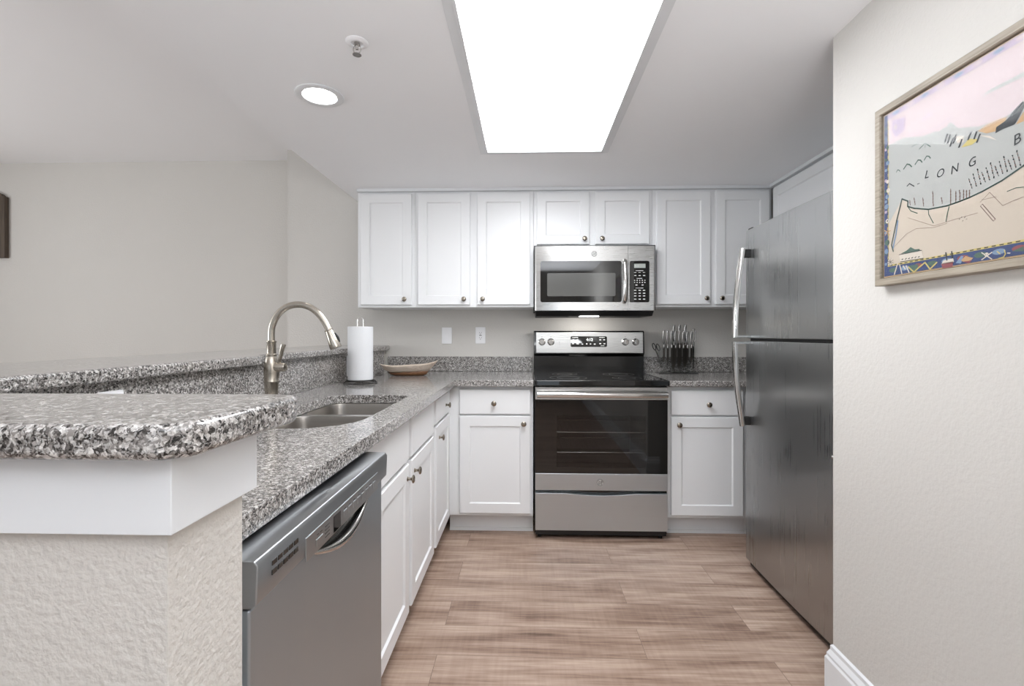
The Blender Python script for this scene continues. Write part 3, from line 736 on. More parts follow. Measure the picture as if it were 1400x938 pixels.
# ------------------------------------------------------------------ faucet
t = thing('faucet', 'tall brushed nickel gooseneck faucet standing behind the sink', 'faucet', (-0.886, 1.62, 0.914))
fx = -0.886
obj('body', lathe(NB(), [(0.027, 0.9145), (0.027, 0.920), (0.0225, 0.926), (0.0215, 0.98), (0.0235, 1.012), (0.0245, 1.014), (0.0245, 1.018), (0.0235, 1.020), (0.0255, 1.045), (0.0245, 1.070), (0.0195, 1.095), (0.0165, 1.103), (0.0175, 1.106), (0.0175, 1.110), (0.0150, 1.113), (0.0150, 1.150), (0.0165, 1.152), (0.0165, 1.156), (0.0125, 1.158)], (fx, 1.62, 0), 'z', 28), M['nickel'], t, smooth=True)
pth = [(fx, 1.62, 1.15), (fx, 1.62, 1.185), (fx+0.004, 1.62, 1.212), (fx+0.022, 1.62, 1.248), (fx+0.053, 1.62, 1.274), (fx+0.092, 1.62, 1.283), (fx+0.130, 1.62, 1.276), (fx+0.163, 1.62, 1.254), (fx+0.188, 1.62, 1.222), (fx+0.204, 1.62, 1.192)]
obj('spout', tube(NB(), smoothpath(pth, 6), 0.0115, 16), M['nickel'], t, smooth=True)
hd = Vector((0.026, 0, -0.062)); h0 = Vector((fx+0.201, 1.62, 1.196))
sh = obj('spray_head', tube(NB(), [h0, h0+hd*0.05, h0+hd*0.08, h0+hd*0.5, h0+hd*0.95, h0+hd*1.03], [0.0145, 0.0148, 0.0135, 0.0170, 0.0205, 0.0195], 20), M['nickel'], t, smooth=True)
obj('spray_button', tube(NB(), [h0+hd*0.25+Vector((0.0155, 0, 0.004)), h0+hd*0.5+Vector((0.019, 0, 0.004)), h0+hd*0.75+Vector((0.019, 0, 0.004))], [0.003, 0.005, 0.003], 8), M['dark'], sh, smooth=True)
hb = lathe(NB(), [(0, 0.0), (0.0155, 0.0), (0.0155, 0.030), (0.0135, 0.034), (0, 0.036)], (fx+0.018, 1.615, 1.066), 'x', 20)
hd_ = obj('handle', hb, M['nickel'], t, smooth=True)
obj('lever', tube(NB(), [(fx+0.030, 1.612, 1.075), (fx+0.040, 1.606, 1.105), (fx+0.047, 1.602, 1.130), (fx+0.052, 1.600, 1.142), (fx+0.053, 1.600, 1.146)], [0.0045, 0.0065, 0.0075, 0.0085, 0.0080], 14), M['nickel'], hd_, smooth=True)

# ------------------------------------------------------------------ paper towel and holder
px, py = -0.896, 2.53
t = thing('paper_towel_holder', 'black wire paper towel holder with a ring base, in front of the shaded panel', 'holder', (px, py, 0.914))
bm = NB()
for r, z in ((0.086, 0.919), (0.072, 0.932), (0.060, 0.932)):
    tube(bm, [(px+r*cos(2*pi*k/40), py+r*sin(2*pi*k/40), z) for k in range(40)], 0.0028, 8, closed=True)
for k in range(4):
    a = k*pi/2+0.5; tube(bm, [(px+0.086*cos(a), py+0.086*sin(a), 0.919), (px+0.074*cos(a), py+0.074*sin(a), 0.932), (px, py, 0.930)], 0.0024, 8)
obj('base', bm, M['dark'], t, smooth=True)
bm = NB(); w = 0.016
tube(bm, smoothpath([(px-w, py, 0.93), (px-w, py, 1.10), (px-w, py, 1.24), (px-w*0.9, py, 1.262), (px, py, 1.277), (px+w*0.9, py, 1.262), (px+w, py, 1.24), (px+w, py, 1.10), (px+w, py, 0.93)], 6), 0.0014, 8)
obj('stem', bm, M['chrome'], t, smooth=True)
t = thing('paper_towel_roll', 'white paper towel roll standing on the wire holder', 'paper towels', (px, py, 0.9355))
bm = NB(); N = 44; R0 = 0.066
prf = [(0.0215, 0.9355), (R0-0.002, 0.9355), (R0, 0.938), (R0, 1.218), (R0-0.002, 1.2205), (0.0215, 1.2205)]
lathe(bm, prf+[(0.0215, 0.9355)], (px, py, 0), 'z', N)
obj('sheets', bm, M['paper'], t, smooth=True)
obj('core', lathe(NB(), [(0.0213, 0.936), (0.0213, 1.2203), (0.0198, 1.2203), (0.0198, 0.936), (0.0213, 0.936)], (px, py, 0), 'z', 28), M['card'], t, smooth=True)

# ------------------------------------------------------------------ long wooden tray (dough bowl shape)
t = thing('dough_bowl', 'long boat-shaped whitewashed wooden bowl on the counter in the back corner', 'bowl', (-0.757, 3.03, 0.914), radians(9), world=False)
def boat(rows, mi_split=None):
    """rows: (half length, half width, z, lift of the tips)"""
    bm = NB(); rings = []; n = 48
    for (a, b, z, lift) in rows:
        ring = []
        for k in range(n):
            th_ = 2*pi*k/n; c, s_ = cos(th_), sin(th_)
            x = a*c; y = b*s_*(abs(s_)**0.25 if s_ else 1)
            ring.append(bm.verts.new((x, y, z+lift*abs(c)**4+(0.010*c if lift else 0))))
        rings.append(ring)
    for p, q in zip(rings, rings[1:]):
        for k in range(n): bm.faces.new((p[k], p[(k+1) % n], q[(k+1) % n], q[k]))
    bm.faces.new(rings[0]); bm.faces.new(rings[-1])
    bmesh.ops.recalc_face_normals(bm, faces=bm.faces); return bm
obj('shell', boat([(0.120, 0.040, 0.0222, 0), (0.155, 0.060, 0.038, 0.012), (0.182, 0.072, 0.062, 0.020), (0.186, 0.075, 0.066, 0.020), (0.178, 0.068, 0.066, 0.020), (0.140, 0.052, 0.036, 0.010), (0.100, 0.034, 0.028, 0)]), M['bowl'], t, smooth='all')
obj('foot', boat([(0.095, 0.026, 0.0005, 0), (0.110, 0.036, 0.006, 0), (0.134, 0.048, 0.026, 0.006), (0.120, 0.040, 0.0262, 0.004)]), M['bowlb'], t, smooth='all')

# ------------------------------------------------------------------ outlets and switches
def wallplate(name, label, cat, loc, rz, kind, w=0.071, h=0.118):
    t = thing(name, label, cat, loc, rz, world=False)
    bm = NB(); prism_axis(bm, rrect(-w/2, w/2, -h/2, h/2, 0.004, 3), -0.006, 0, 1); obj('cover_plate', bm, M['white'], t, bev=0.0015)
    bm = NB(); prism_axis(bm, rrect(-0.0165, 0.0165, -0.0335, 0.0335, 0.002, 3), -0.0075, -0.006, 1)
    if kind == 'switch':
        bm2 = prism_axis(NB(), [(-0.0095, -0.029), (-0.0078, 0.0), (-0.0078, 0.029), (-0.006, 0.029), (-0.006, -0.029)], -0.014, 0.014, 0)
        obj('insert', bm, M['white'], t); obj('rocker', bm2, M['white'], t)
    else:
        ins = obj('insert', bm, M['white'], t); b3 = NB()
        for c in (-0.018, 0.018):
            box(b3, -0.0075, -0.0055, -0.0082, -0.0074, c-0.002, c+0.006); box(b3, 0.0055, 0.0075, -0.0082, -0.0074, c-0.002, c+0.006)
            lathe(b3, [(0, -0.0082), (0.0026, -0.0082), (0.0026, -0.0074)], (0, 0, c-0.009), 'y', 10)
        if kind == 'gfci': box(b3, -0.008, -0.001, -0.0082, -0.0074, -0.003, 0.003); box(b3, 0.001, 0.008, -0.0082, -0.0074, -0.003, 0.003)
        obj('slots', b3, M['slot'], ins)
    return t
wallplate('light_switch', 'white rocker switch on the back wall above the wooden tray', 'switch', (-0.574, 3.400, 1.170), 0, 'switch')
wallplate('electrical_outlet', 'white outlet on the back wall between the rocker switch and the stove', 'outlet', (-0.331, 3.400, 1.172), 0, 'gfci')
ang = math.atan2(3.15-2.50, -0.955+1.045)
wallplate('electrical_outlet', 'white outlet on the shaded granite panel, half hidden by the paper towel roll', 'outlet', (-1.045+0.09*0.30, 2.50+0.65*0.30, 1.000), ang, 'outlet')
wallplate('electrical_outlet', 'white outlet on the granite panel left of the faucet, mostly hidden behind the bar top', 'outlet', (-1.0, 1.105, 0.985), pi/2, 'outlet')

# ------------------------------------------------------------------ knives
kx, ky, kz = 1.03, 3.285, 0.9145
t = thing('knife_stand', 'clear acrylic knife stand with a dark base edge, on the right counter', 'knife stand', (kx, ky, kz))
obj('base', prism(NB(), rrect(0.895, 1.152, 3.228, 3.345, 0.008, 3), kz, kz+0.004), M['clear'], t)
bm = B(0.893, 1.154, 3.222, 3.2275, kz, kz+0.005)
obj('base_edge', bm, M['dark'], t)
for y in (3.234, 3.335):
    bm = NB(); f = bm.faces.new([bm.verts.new(p) for p in ((0.925, y, kz+0.0041), (1.140, y, kz+0.0041), (1.140, y, 1.090), (0.905, y, 1.090))])
    obj('acrylic_wall', bm, M['clear'], t)
M['knife'] = pbr('knife_steel', rgb(150, 148, 146), 0.22, 1.0)
M['blade'] = pbr('blade_steel', rgb(118, 112, 106), 0.30, 1.0)
def knife(name, label, cat, x, y, ztip, zb, ztop, bw, hw_, group, lean=0.0):
    """blade below zb, handle from zb up to ztop; blade edge-on to the front as in the stand"""
    t = thing(name, label, cat, (x, y, ztip), 0, group)
    bm = NB(); s = 0.0011; lx = lean
    prf = [(x-bw*0.45, zb), (x+bw*0.45, zb), (x+bw*0.45, ztip+(zb-ztip)*0.35), (x-bw*0.1, ztip), (x-bw*0.45, ztip+(zb-ztip)*0.12)]
    prism_axis(bm, prf, y-s, y+s, 1); obj('blade', bm, M['blade'], t)
    hl = ztop-zb
    pts = [(x, y, zb-0.012), (x, y, zb+0.002), (x+0.001+lx*0.1, y, zb+0.010), (x-0.004+lx*0.3, y, zb+hl*0.35), (x-0.004+lx*0.6, y, zb+hl*0.7), (x-0.001+lx, y, ztop-0.006), (x+lx, y, ztop)]
    obj('handle', tube(NB(), smoothpath(pts, 4), [hw_]*5+[hw_*0.8]*3+[hw_*0.70]*2+[hw_*1.0]*8+[hw_*1.15]*4+[hw_*1.1, hw_*0.9, 0.002][:3], 12), M['knife'], t, smooth=True)
    return t
names = ['first steak knife in the front row, at the left end beside the shears', 'second steak knife from the left in the front row of the stand', 'third steak knife from the left in the front row of the stand',
         'fourth steak knife from the left in the front row of the stand', 'fifth steak knife from the left in the front row of the stand', 'sixth steak knife from the left in the front row of the stand',
         'seventh steak knife from the left in the front row of the stand', 'eighth steak knife, at the right end of the front row of the stand']
for k in range(8):
    knife('steak_knife', 'steel '+names[k], 'knife', 0.934+k*0.0265, 3.256, 0.985-0.004*(k % 3), 1.098, 1.208-0.0015*k, 0.016, 0.0062, 'steak knives in the acrylic stand')
for k, (x, lab) in enumerate(((1.012, 'tall steel chef knife in the back row, leftmost of the three tall ones'), (1.050, 'tall steel slicing knife in the back row, middle of the three tall ones'), (1.090, 'tall steel bread knife in the back row, rightmost of the three tall ones'))):
    knife('kitchen_knife', lab, 'knife', x, 3.288, 0.928+0.01*k, 1.118, 1.245, 0.034, 0.0078, 'large knives in the acrylic stand')
# peeler-like tool with a looped handle at the right end
t = thing('kitchen_knife', 'steel carving knife with a looped handle at the right end of the stand', 'knife', (1.146, 3.285, 0.94), 0, 'large knives in the acrylic stand')
obj('blade', prism_axis(NB(), [(1.138, 1.10), (1.148, 1.10), (1.144, 0.95), (1.139, 0.94)], 3.284, 3.286, 1), M['knife'], t)
lp = [(1.146+0.0095*sin(2*pi*k/24)*(1.0 if k < 12 else 1.0), 3.285, 1.172+0.046*-cos(2*pi*k/24)) for k in range(24)]
bm = tube(NB(), lp, 0.0042, 8, closed=True); tube(bm, [(1.143, 3.285, 1.095), (1.145, 3.285, 1.128)], 0.006, 10)
obj('handle', bm, M['knife'], t, smooth=True)
t = thing('kitchen_shears', 'steel kitchen shears with two loop handles leaning out at the left of the stand', 'scissors', (0.905, 3.30, 0.94))
for sgn, (cx, cz) in ((-1, (0.880, 1.094)), (1, (0.907, 1.090))):
    lp = []
    for k in range(24):
        a = 2*pi*k/24; u = 0.0095*cos(a); v = 0.024*sin(a); rot = radians(20)
        lp.append((cx+u*cos(rot)-v*sin(rot), 3.30, cz+u*sin(rot)+v*cos(rot)))
    obj('loop_handle', tube(NB(), lp, 0.0030, 8, closed=True), M['dark'], t, smooth=True)
bm = tube(NB(), smoothpath([(0.888, 3.299, 1.071), (0.902, 3.299, 1.040), (0.922, 3.299, 0.985), (0.932, 3.299, 0.950)], 4), 0.0035, 8)
tube(bm, smoothpath([(0.914, 3.303, 1.068), (0.912, 3.303, 1.040), (0.920, 3.303, 0.985), (0.930, 3.303, 0.950)], 4), 0.0035, 8)
obj('blades', bm, M['knife'], t, smooth=True)

# ------------------------------------------------------------------ ceiling fixtures
t = thing('ceiling_light', 'large bright rectangular light panel set in the kitchen ceiling', 'light', (0.091, 1.85, ZC))
bm = NB()
def frame_ring(bm, x0, x1, y0, y1, w, z0, z1, mi=0):
    box(bm, x0, x0+w, y0, y1, z0, z1, mi); box(bm, x1-w, x1, y0, y1, z0, z1, mi); box(bm, x0+w, x1-w, y0, y0+w, z0, z1, mi); box(bm, x0+w, x1-w, y1-w, y1, z0, z1, mi)
frame_ring(bm, LX0-0.030, LX1+0.030, LY0-0.030, LY1+0.030, 0.0305, ZC-0.006, ZC-0.0002)
frame_ring(bm, LX0+0.0005, LX1-0.0005, LY0+0.0005, LY1-0.0005, 0.010, ZC-0.012, ZC+0.028)
obj('frame', bm, M['trim'], t, bev=0.001)
obj('diffuser', B(LX0+0.011, LX1-0.011, LY0+0.011, LY1-0.011, ZC+0.004, ZC+0.008), M['emit'], t)
t = thing('recessed_downlight', 'small round recessed ceiling lamp, left of the light panel', 'light', (-0.825, 1.866, ZC))
bm = NB()
lathe(bm, [(0.092, ZC-0.0002), (0.092, ZC-0.004), (0.086, ZC-0.007), (0.066, ZC-0.005), (0.064, ZC-0.002), (0.064, ZC-0.0002)], (-0.825, 1.866, 0), 'z', 40)
obj('trim_ring', bm, M['trim'], t, smooth=True)
obj('lens', lathe(NB(), [(0, ZC-0.0045), (0.055, ZC-0.0045), (0.062, ZC-0.003), (0.062, ZC-0.0006)], (-0.825, 1.866, 0), 'z', 40), M['emit2'], t, smooth=True)
t = thing('fire_sprinkler', 'small metal fire sprinkler head on the kitchen ceiling, above the downlight', 'sprinkler', (-0.553, 1.53, ZC))
cx, cy = -0.553, 1.53
obj('escutcheon', lathe(NB(), [(0.036, ZC-0.0002), (0.036, ZC-0.002), (0.032, ZC-0.005), (0.020, ZC-0.007), (0.019, ZC-0.003), (0, ZC-0.003)], (cx, cy, 0), 'z', 32), M['white'], t, smooth=True)
obj('body', lathe(NB(), [(0.010, ZC-0.003), (0.010, ZC-0.012), (0.006, ZC-0.014), (0.004, ZC-0.024), (0, ZC-0.024)], (cx, cy, 0), 'z', 16), M['chrome'], t, smooth=True)
bm = NB()
for s in (-1, 1): tube(bm, smoothpath([(cx+s*0.007, cy, ZC-0.010), (cx+s*0.0125, cy, ZC-0.020), (cx+s*0.010, cy, ZC-0.032), (cx, cy, ZC-0.038)], 4), 0.0016, 8)
obj('frame_arms', bm, M['chrome'], t, smooth=True)
obj('deflector', lathe(NB(), [(0, ZC-0.042), (0.014, ZC-0.042), (0.014, ZC-0.0405), (0.004, ZC-0.0395), (0.0035, ZC-0.036), (0, ZC-0.036)], (cx, cy, 0), 'z', 18), M['chrome'], t, smooth=True)

# ------------------------------------------------------------------ framed map on the right wall
PY0, PY1, PZ0, PZ1 = 1.335, 0.60, 1.311, 1.791
t = thing('framed_map', 'large illustrated coastal map in a grey-brown wooden frame on the right wall', 'picture', (0.985, 0.97, 1.55))
def mitre_frame(y0, y1, z0, z1, w, xw, xf, m, name, par):
    """frame on a wall facing -x; y0 > y1"""
    bm = NB()
    def ring(i, x): return [bm.verts.new((x, a, b)) for a, b in ((y0-i, z0+i), (y1+i, z0+i), (y1+i, z1-i), (y0-i, z1-i))]
    rs = [ring(0, xw), ring(0, xf+0.002), ring(0.002, xf), ring(w-0.002, xf), ring(w, xf+0.003), ring(w, xw)]
    for a, b in zip(rs, rs[1:]+rs[:1]):
        for k in range(4): bm.faces.new((a[k], a[(k+1) % 4], b[(k+1) % 4], b[k]))
    bmesh.ops.recalc_face_normals(bm, faces=bm.faces)
    return obj(name, bm, m, par)
mitre_frame(PY0, PY1, PZ0, PZ1, 0.019, 0.9845, 0.957, M['frame'], 'frame', t)
mitre_frame(PY0-0.0195, PY1+0.0195, PZ0+0.0195, PZ1-0.0195, 0.006, 0.9845, 0.967, M['lip'], 'inner_lip', t)
INK = [('map_paper', rgb(214, 201, 184)), ('map_sea', rgb(188, 190, 186)), ('map_border_blue', rgb(62, 78, 122)), ('map_ink', rgb(52, 56, 60)), ('map_yellow', rgb(214, 196, 120)), ('map_green', rgb(84, 110, 98)),
       ('map_cream', rgb(228, 218, 204)), ('map_orange', rgb(206, 168, 122)), ('map_red', rgb(150, 84, 88)), ('map_lilac', rgb(196, 178, 200)), ('map_glare_pink', rgb(226, 208, 210)), ('map_light_blue', rgb(132, 156, 184)), ('map_brown_ink', rgb(140, 118, 112))]  # pink and lilac also hold the painted glass reflection
MI = {k: i for i, (k, _) in enumerate(INK)}
MM = []
for k, c in INK: MM.append(pbr(k, tuple(v*0.80 for v in c[:3])+(1,), 0.6, var=0.10 if k in ('map_sea', 'map_paper') else 0.05))
bm = NB(); LAY = [0]
def mx_(layer): return 0.9760-0.00012*layer
def poly(pts, k, layer):
    vs = [bm.verts.new((mx_(layer), y, z)) for y, z in pts]
    f = bm.faces.new(vs); f.material_index = MI[k]
    f.normal_update()
    if f.normal.x > 0: f.normal_flip()
def stroke(pts, w, k, layer):
    for (a, b), (c, d) in zip(pts, pts[1:]):
        dx, dz = c-a, d-b; L_ = math.hypot(dx, dz) or 1e-9; nx, nz = -dz/L_*w/2, dx/L_*w/2; ex, ez = dx/L_*w*0.3, dz/L_*w*0.3
        poly([(a-ex+nx, b-ez+nz), (c+ex+nx, d+ez+nz), (c+ex-nx, d+ez-nz), (a-ex-nx, b-ez-nz)], k, layer)
def disc(y, z, r, k, layer, n=14, ry=None): poly([(y+(ry or r)*cos(2*pi*j/n), z+r*sin(2*pi*j/n)) for j in range(n)], k, layer)
coast = [(1.2790, 1.3980), (1.2850, 1.4160), (1.2680, 1.4760), (1.2500, 1.5280), (1.2310, 1.5170), (1.2320, 1.5040), (1.2120, 1.4940), (1.1700, 1.4800), (1.1190, 1.4750), (1.0920, 1.4760), (1.0650, 1.4780), (1.0330, 1.4830), (0.9940, 1.4920), (0.9510, 1.5080), (0.8600, 1.6000), (0.7800, 1.6300), (0.7000, 1.6500), (0.6400, 1.6550)]
# sheet, sea, borders
MY0, MY1, MZ0, MZ1 = 1.3105, 0.6245, 1.3355, 1.7665
poly([(MY0, MZ0), (MY1, MZ0), (MY1, MZ1), (MY0, MZ1)], 'map_paper', 0)
sea_low = coast[3:]
poly([(1.2985, 1.47)]+[coast[3]]+coast[4:]+[(0.6365, 1.655), (0.6365, 1.70), (1.2985, 1.70)], 'map_sea', 1)
poly([(1.2985, 1.70), (0.6365, 1.70), (0.6365, 1.75), (1.2985, 1.75)], 'map_glare_pink', 1)  # glass reflection painted as a pink band across the upper sheet
poly([(1.2985, 1.684), (1.2, 1.684), (1.14, 1.655), (1.02, 1.69), (0.6365, 1.69), (0.6365, 1.7005), (1.2985, 1.7005)], 'map_glare_pink', 2)  # uneven lower edge of the painted reflection
stroke(coast, 0.0036, 'map_green', 5); stroke(coast, 0.0014, 'map_ink', 6)
poly([(MY0, MZ0), (1.2985, MZ0), (1.2985, MZ1), (MY0, MZ1)], 'map_border_blue', 3)
poly([(1.2985, MZ0), (MY1, MZ0), (MY1, 1.360), (1.2985, 1.360)], 'map_border_blue', 3)
poly([(0.6365, 1.360), (MY1, 1.360), (MY1, MZ1), (0.6365, MZ1)], 'map_border_blue', 3)
poly([(1.2985, 1.752), (0.6365, 1.752), (0.6365, MZ1), (1.2985, MZ1)], 'map_lilac', 3)  # top border painted lilac, the tint of the glass reflection
poly([(1.2985, 1.360), (1.2955, 1.363), (1.2955, 1.750), (1.2985, 1.752)], 'map_yellow', 4)
poly([(1.2985, 1.360), (0.6365, 1.360), (0.6365, 1.3645), (1.2955, 1.3645)], 'map_yellow', 4)
for k in range(40): poly([(1.290-k*0.0162, 1.3612), (1.281-k*0.0162, 1.3612), (1.281-k*0.0162, 1.3634), (1.290-k*0.0162, 1.3634)], 'map_ink', 7)
for k in range(24): poly([(1.2978, 1.372+k*0.0158), (1.2962, 1.372+k*0.0158), (1.2962, 1.380+k*0.0158), (1.2978, 1.380+k*0.0158)], 'map_ink', 7)
for k in range(14): disc(1.3045, 1.368+k*0.028, 0.0042, ('map_light_blue', 'map_green', 'map_lilac')[k % 3], 6)
for k in range(16): disc(1.28-k*0.04, 1.349, 0.006, ('map_green', 'map_light_blue', 'map_red')[k % 3], 5, ry=0.014)
for k in range(14): disc(1.27-k*0.045, 1.760, 0.004, ('map_light_blue', 'map_glare_pink')[k % 2], 6, ry=0.012)
def letter(s, y, z, size, rot):
    text(bm, s, size*1.2, face_left(mx_(8), y, z) @ Matrix.Rotation(radians(rot), 4, 'Z'), 0.0, MI['map_ink'], shear=0.25)
stroke([(1.2310, 1.5030), (1.2220, 1.4900), (1.2020, 1.4790)], 0.0022, 'map_green', 5)
stroke([(1.1700, 1.4800), (1.1690, 1.4680), (1.1560, 1.4440)], 0.002, 'map_green', 5)
stroke([(1.1140, 1.4720), (1.1180, 1.4580), (1.1220, 1.4400)], 0.0022, 'map_green', 5)
stroke([(1.2640, 1.4750), (1.2700, 1.4420), (1.2810, 1.4040)], 0.0045, 'map_light_blue', 4)
stroke([(1.2310, 1.4750), (1.1550, 1.4370), (1.1030, 1.4390), (1.0450, 1.4400)], 0.0008, 'map_brown_ink', 5)
stroke([(1.2770, 1.4090), (1.2360, 1.4350), (1.2050, 1.4420), (1.1550, 1.4330), (1.1190, 1.4350)], 0.0008, 'map_brown_ink', 5)
stroke([(1.0400, 1.4610), (1.0190, 1.4760), (0.9920, 1.4410), (0.9720, 1.4450), (0.9510, 1.4470)], 0.0008, 'map_brown_ink', 5)
stroke([(1.0360, 1.4650), (1.0050, 1.4630)], 0.0007, 'map_brown_ink', 5)
stroke([(0.9830, 1.4670), (0.9660, 1.4690), (0.9510, 1.4660)], 0.0015, 'map_green', 5)
stroke([(1.2260, 1.5180), (1.2250, 1.5170)], 0.0016, 'map_brown_ink', 5)
stroke([(1.2250, 1.5160), (1.2250, 1.5140)], 0.0023, 'map_brown_ink', 5)
stroke([(1.2250, 1.5130), (1.2250, 1.5110)], 0.003, 'map_brown_ink', 5)
stroke([(1.2250, 1.5100), (1.2240, 1.5080)], 0.0016, 'map_brown_ink', 5)
stroke([(1.2240, 1.5070), (1.2240, 1.5050)], 0.0023, 'map_brown_ink', 5)
stroke([(1.2120, 1.5200), (1.2120, 1.5180)], 0.0023, 'map_brown_ink', 5)
stroke([(1.2120, 1.5170), (1.2110, 1.5160)], 0.003, 'map_brown_ink', 5)
stroke([(1.2110, 1.5150), (1.2110, 1.5130)], 0.0016, 'map_brown_ink', 5)
stroke([(1.2110, 1.5120), (1.2100, 1.5100)], 0.0023, 'map_brown_ink', 5)
stroke([(1.2100, 1.5090), (1.2100, 1.5080)], 0.003, 'map_brown_ink', 5)
stroke([(1.2100, 1.5070), (1.2090, 1.5050)], 0.0016, 'map_brown_ink', 5)
stroke([(1.2090, 1.5040), (1.2090, 1.5020)], 0.0023, 'map_brown_ink', 5)
stroke([(1.1860, 1.5130), (1.1860, 1.5110)], 0.0016, 'map_brown_ink', 5)
stroke([(1.1860, 1.5100), (1.1850, 1.5080)], 0.0023, 'map_brown_ink', 5)
stroke([(1.1850, 1.5070), (1.1850, 1.5050)], 0.003, 'map_brown_ink', 5)
stroke([(1.1850, 1.5040), (1.1850, 1.5030)], 0.0016, 'map_brown_ink', 5)
stroke([(1.1850, 1.5020), (1.1850, 1.5000)], 0.0023, 'map_brown_ink', 5)
stroke([(1.1840, 1.4990), (1.1840, 1.4970)], 0.003, 'map_brown_ink', 5)
stroke([(1.1840, 1.4960), (1.1840, 1.4940)], 0.0016, 'map_brown_ink', 5)
stroke([(1.1840, 1.4930), (1.1840, 1.4920)], 0.0023, 'map_brown_ink', 5)
stroke([(1.1580, 1.5200), (1.1580, 1.5190)], 0.0016, 'map_brown_ink', 5)
stroke([(1.1580, 1.5180), (1.1580, 1.5160)], 0.0023, 'map_brown_ink', 5)
stroke([(1.1580, 1.5150), (1.1570, 1.5140)], 0.003, 'map_brown_ink', 5)
stroke([(1.1570, 1.5130), (1.1570, 1.5120)], 0.0016, 'map_brown_ink', 5)
stroke([(1.1570, 1.5110), (1.1570, 1.5090)], 0.0023, 'map_brown_ink', 5)
stroke([(1.1570, 1.5080), (1.1570, 1.5070)], 0.003, 'map_brown_ink', 5)
stroke([(1.1570, 1.5060), (1.1570, 1.5040)], 0.0016, 'map_brown_ink', 5)
stroke([(1.1570, 1.5030), (1.1570, 1.5020)], 0.0023, 'map_brown_ink', 5)
stroke([(1.1570, 1.5010), (1.1570, 1.5000)], 0.003, 'map_brown_ink', 5)
stroke([(1.1570, 1.4990), (1.1570, 1.4970)], 0.0016, 'map_brown_ink', 5)
stroke([(1.1570, 1.4960), (1.1570, 1.4950)], 0.0023, 'map_brown_ink', 5)
stroke([(1.1570, 1.4940), (1.1570, 1.4930)], 0.003, 'map_brown_ink', 5)
stroke([(1.1570, 1.4920), (1.1560, 1.4900)], 0.0016, 'map_brown_ink', 5)
stroke([(1.1560, 1.4890), (1.1560, 1.4880)], 0.0023, 'map_brown_ink', 5)
stroke([(1.1560, 1.4870), (1.1560, 1.4850)], 0.003, 'map_brown_ink', 5)
stroke([(1.1340, 1.4980), (1.1340, 1.4960)], 0.003, 'map_brown_ink', 5)
stroke([(1.1340, 1.4950), (1.1330, 1.4940)], 0.0016, 'map_brown_ink', 5)
stroke([(1.1330, 1.4930), (1.1330, 1.4910)], 0.0023, 'map_brown_ink', 5)
stroke([(1.1330, 1.4900), (1.1320, 1.4890)], 0.003, 'map_brown_ink', 5)
stroke([(1.1320, 1.4880), (1.1320, 1.4860)], 0.0016, 'map_brown_ink', 5)
stroke([(1.1320, 1.4850), (1.1320, 1.4840)], 0.0023, 'map_brown_ink', 5)
stroke([(1.1100, 1.5110), (1.1100, 1.5090)], 0.0016, 'map_brown_ink', 5)
stroke([(1.1100, 1.5080), (1.1100, 1.5070)], 0.0023, 'map_brown_ink', 5)
stroke([(1.1100, 1.5060), (1.1100, 1.5040)], 0.003, 'map_brown_ink', 5)
stroke([(1.1100, 1.5040), (1.1100, 1.5020)], 0.0016, 'map_brown_ink', 5)
stroke([(1.1100, 1.5010), (1.1100, 1.5000)], 0.0023, 'map_brown_ink', 5)
stroke([(1.1100, 1.4990), (1.1100, 1.4970)], 0.003, 'map_brown_ink', 5)
stroke([(1.1100, 1.4970), (1.1100, 1.4950)], 0.0016, 'map_brown_ink', 5)
stroke([(1.1100, 1.4940), (1.1100, 1.4930)], 0.0023, 'map_brown_ink', 5)
stroke([(1.1100, 1.4920), (1.1100, 1.4900)], 0.003, 'map_brown_ink', 5)
stroke([(1.1100, 1.4900), (1.1100, 1.4880)], 0.0016, 'map_brown_ink', 5)
stroke([(1.1100, 1.4870), (1.1100, 1.4860)], 0.0023, 'map_brown_ink', 5)
stroke([(1.1100, 1.4850), (1.1100, 1.4830)], 0.003, 'map_brown_ink', 5)
stroke([(1.1100, 1.4830), (1.1100, 1.4810)], 0.0016, 'map_brown_ink', 5)
stroke([(1.1100, 1.4800), (1.1100, 1.4790)], 0.0023, 'map_brown_ink', 5)
stroke([(1.1100, 1.4780), (1.1100, 1.4760)], 0.003, 'map_brown_ink', 5)
stroke([(1.1100, 1.4750), (1.1100, 1.4740)], 0.0016, 'map_brown_ink', 5)
stroke([(1.0970, 1.5020), (1.0970, 1.5000)], 0.0016, 'map_brown_ink', 5)
stroke([(1.0970, 1.5000), (1.0970, 1.4980)], 0.0023, 'map_brown_ink', 5)
stroke([(1.0970, 1.4970), (1.0970, 1.4960)], 0.003, 'map_brown_ink', 5)
stroke([(1.0970, 1.4950), (1.0970, 1.4940)], 0.0016, 'map_brown_ink', 5)
stroke([(1.0970, 1.4930), (1.0970, 1.4910)], 0.0023, 'map_brown_ink', 5)
stroke([(1.0970, 1.4910), (1.0970, 1.4890)], 0.003, 'map_brown_ink', 5)
stroke([(1.0970, 1.4880), (1.0970, 1.4870)], 0.0016, 'map_brown_ink', 5)
stroke([(1.0970, 1.4860), (1.0970, 1.4850)], 0.0023, 'map_brown_ink', 5)
stroke([(1.0970, 1.4840), (1.0970, 1.4820)], 0.003, 'map_brown_ink', 5)
stroke([(1.0970, 1.4820), (1.0970, 1.4800)], 0.0016, 'map_brown_ink', 5)
stroke([(1.0970, 1.4790), (1.0970, 1.4780)], 0.0023, 'map_brown_ink', 5)
stroke([(1.0970, 1.4770), (1.0970, 1.4760)], 0.003, 'map_brown_ink', 5)
stroke([(1.0880, 1.5010), (1.0880, 1.5000)], 0.003, 'map_brown_ink', 5)
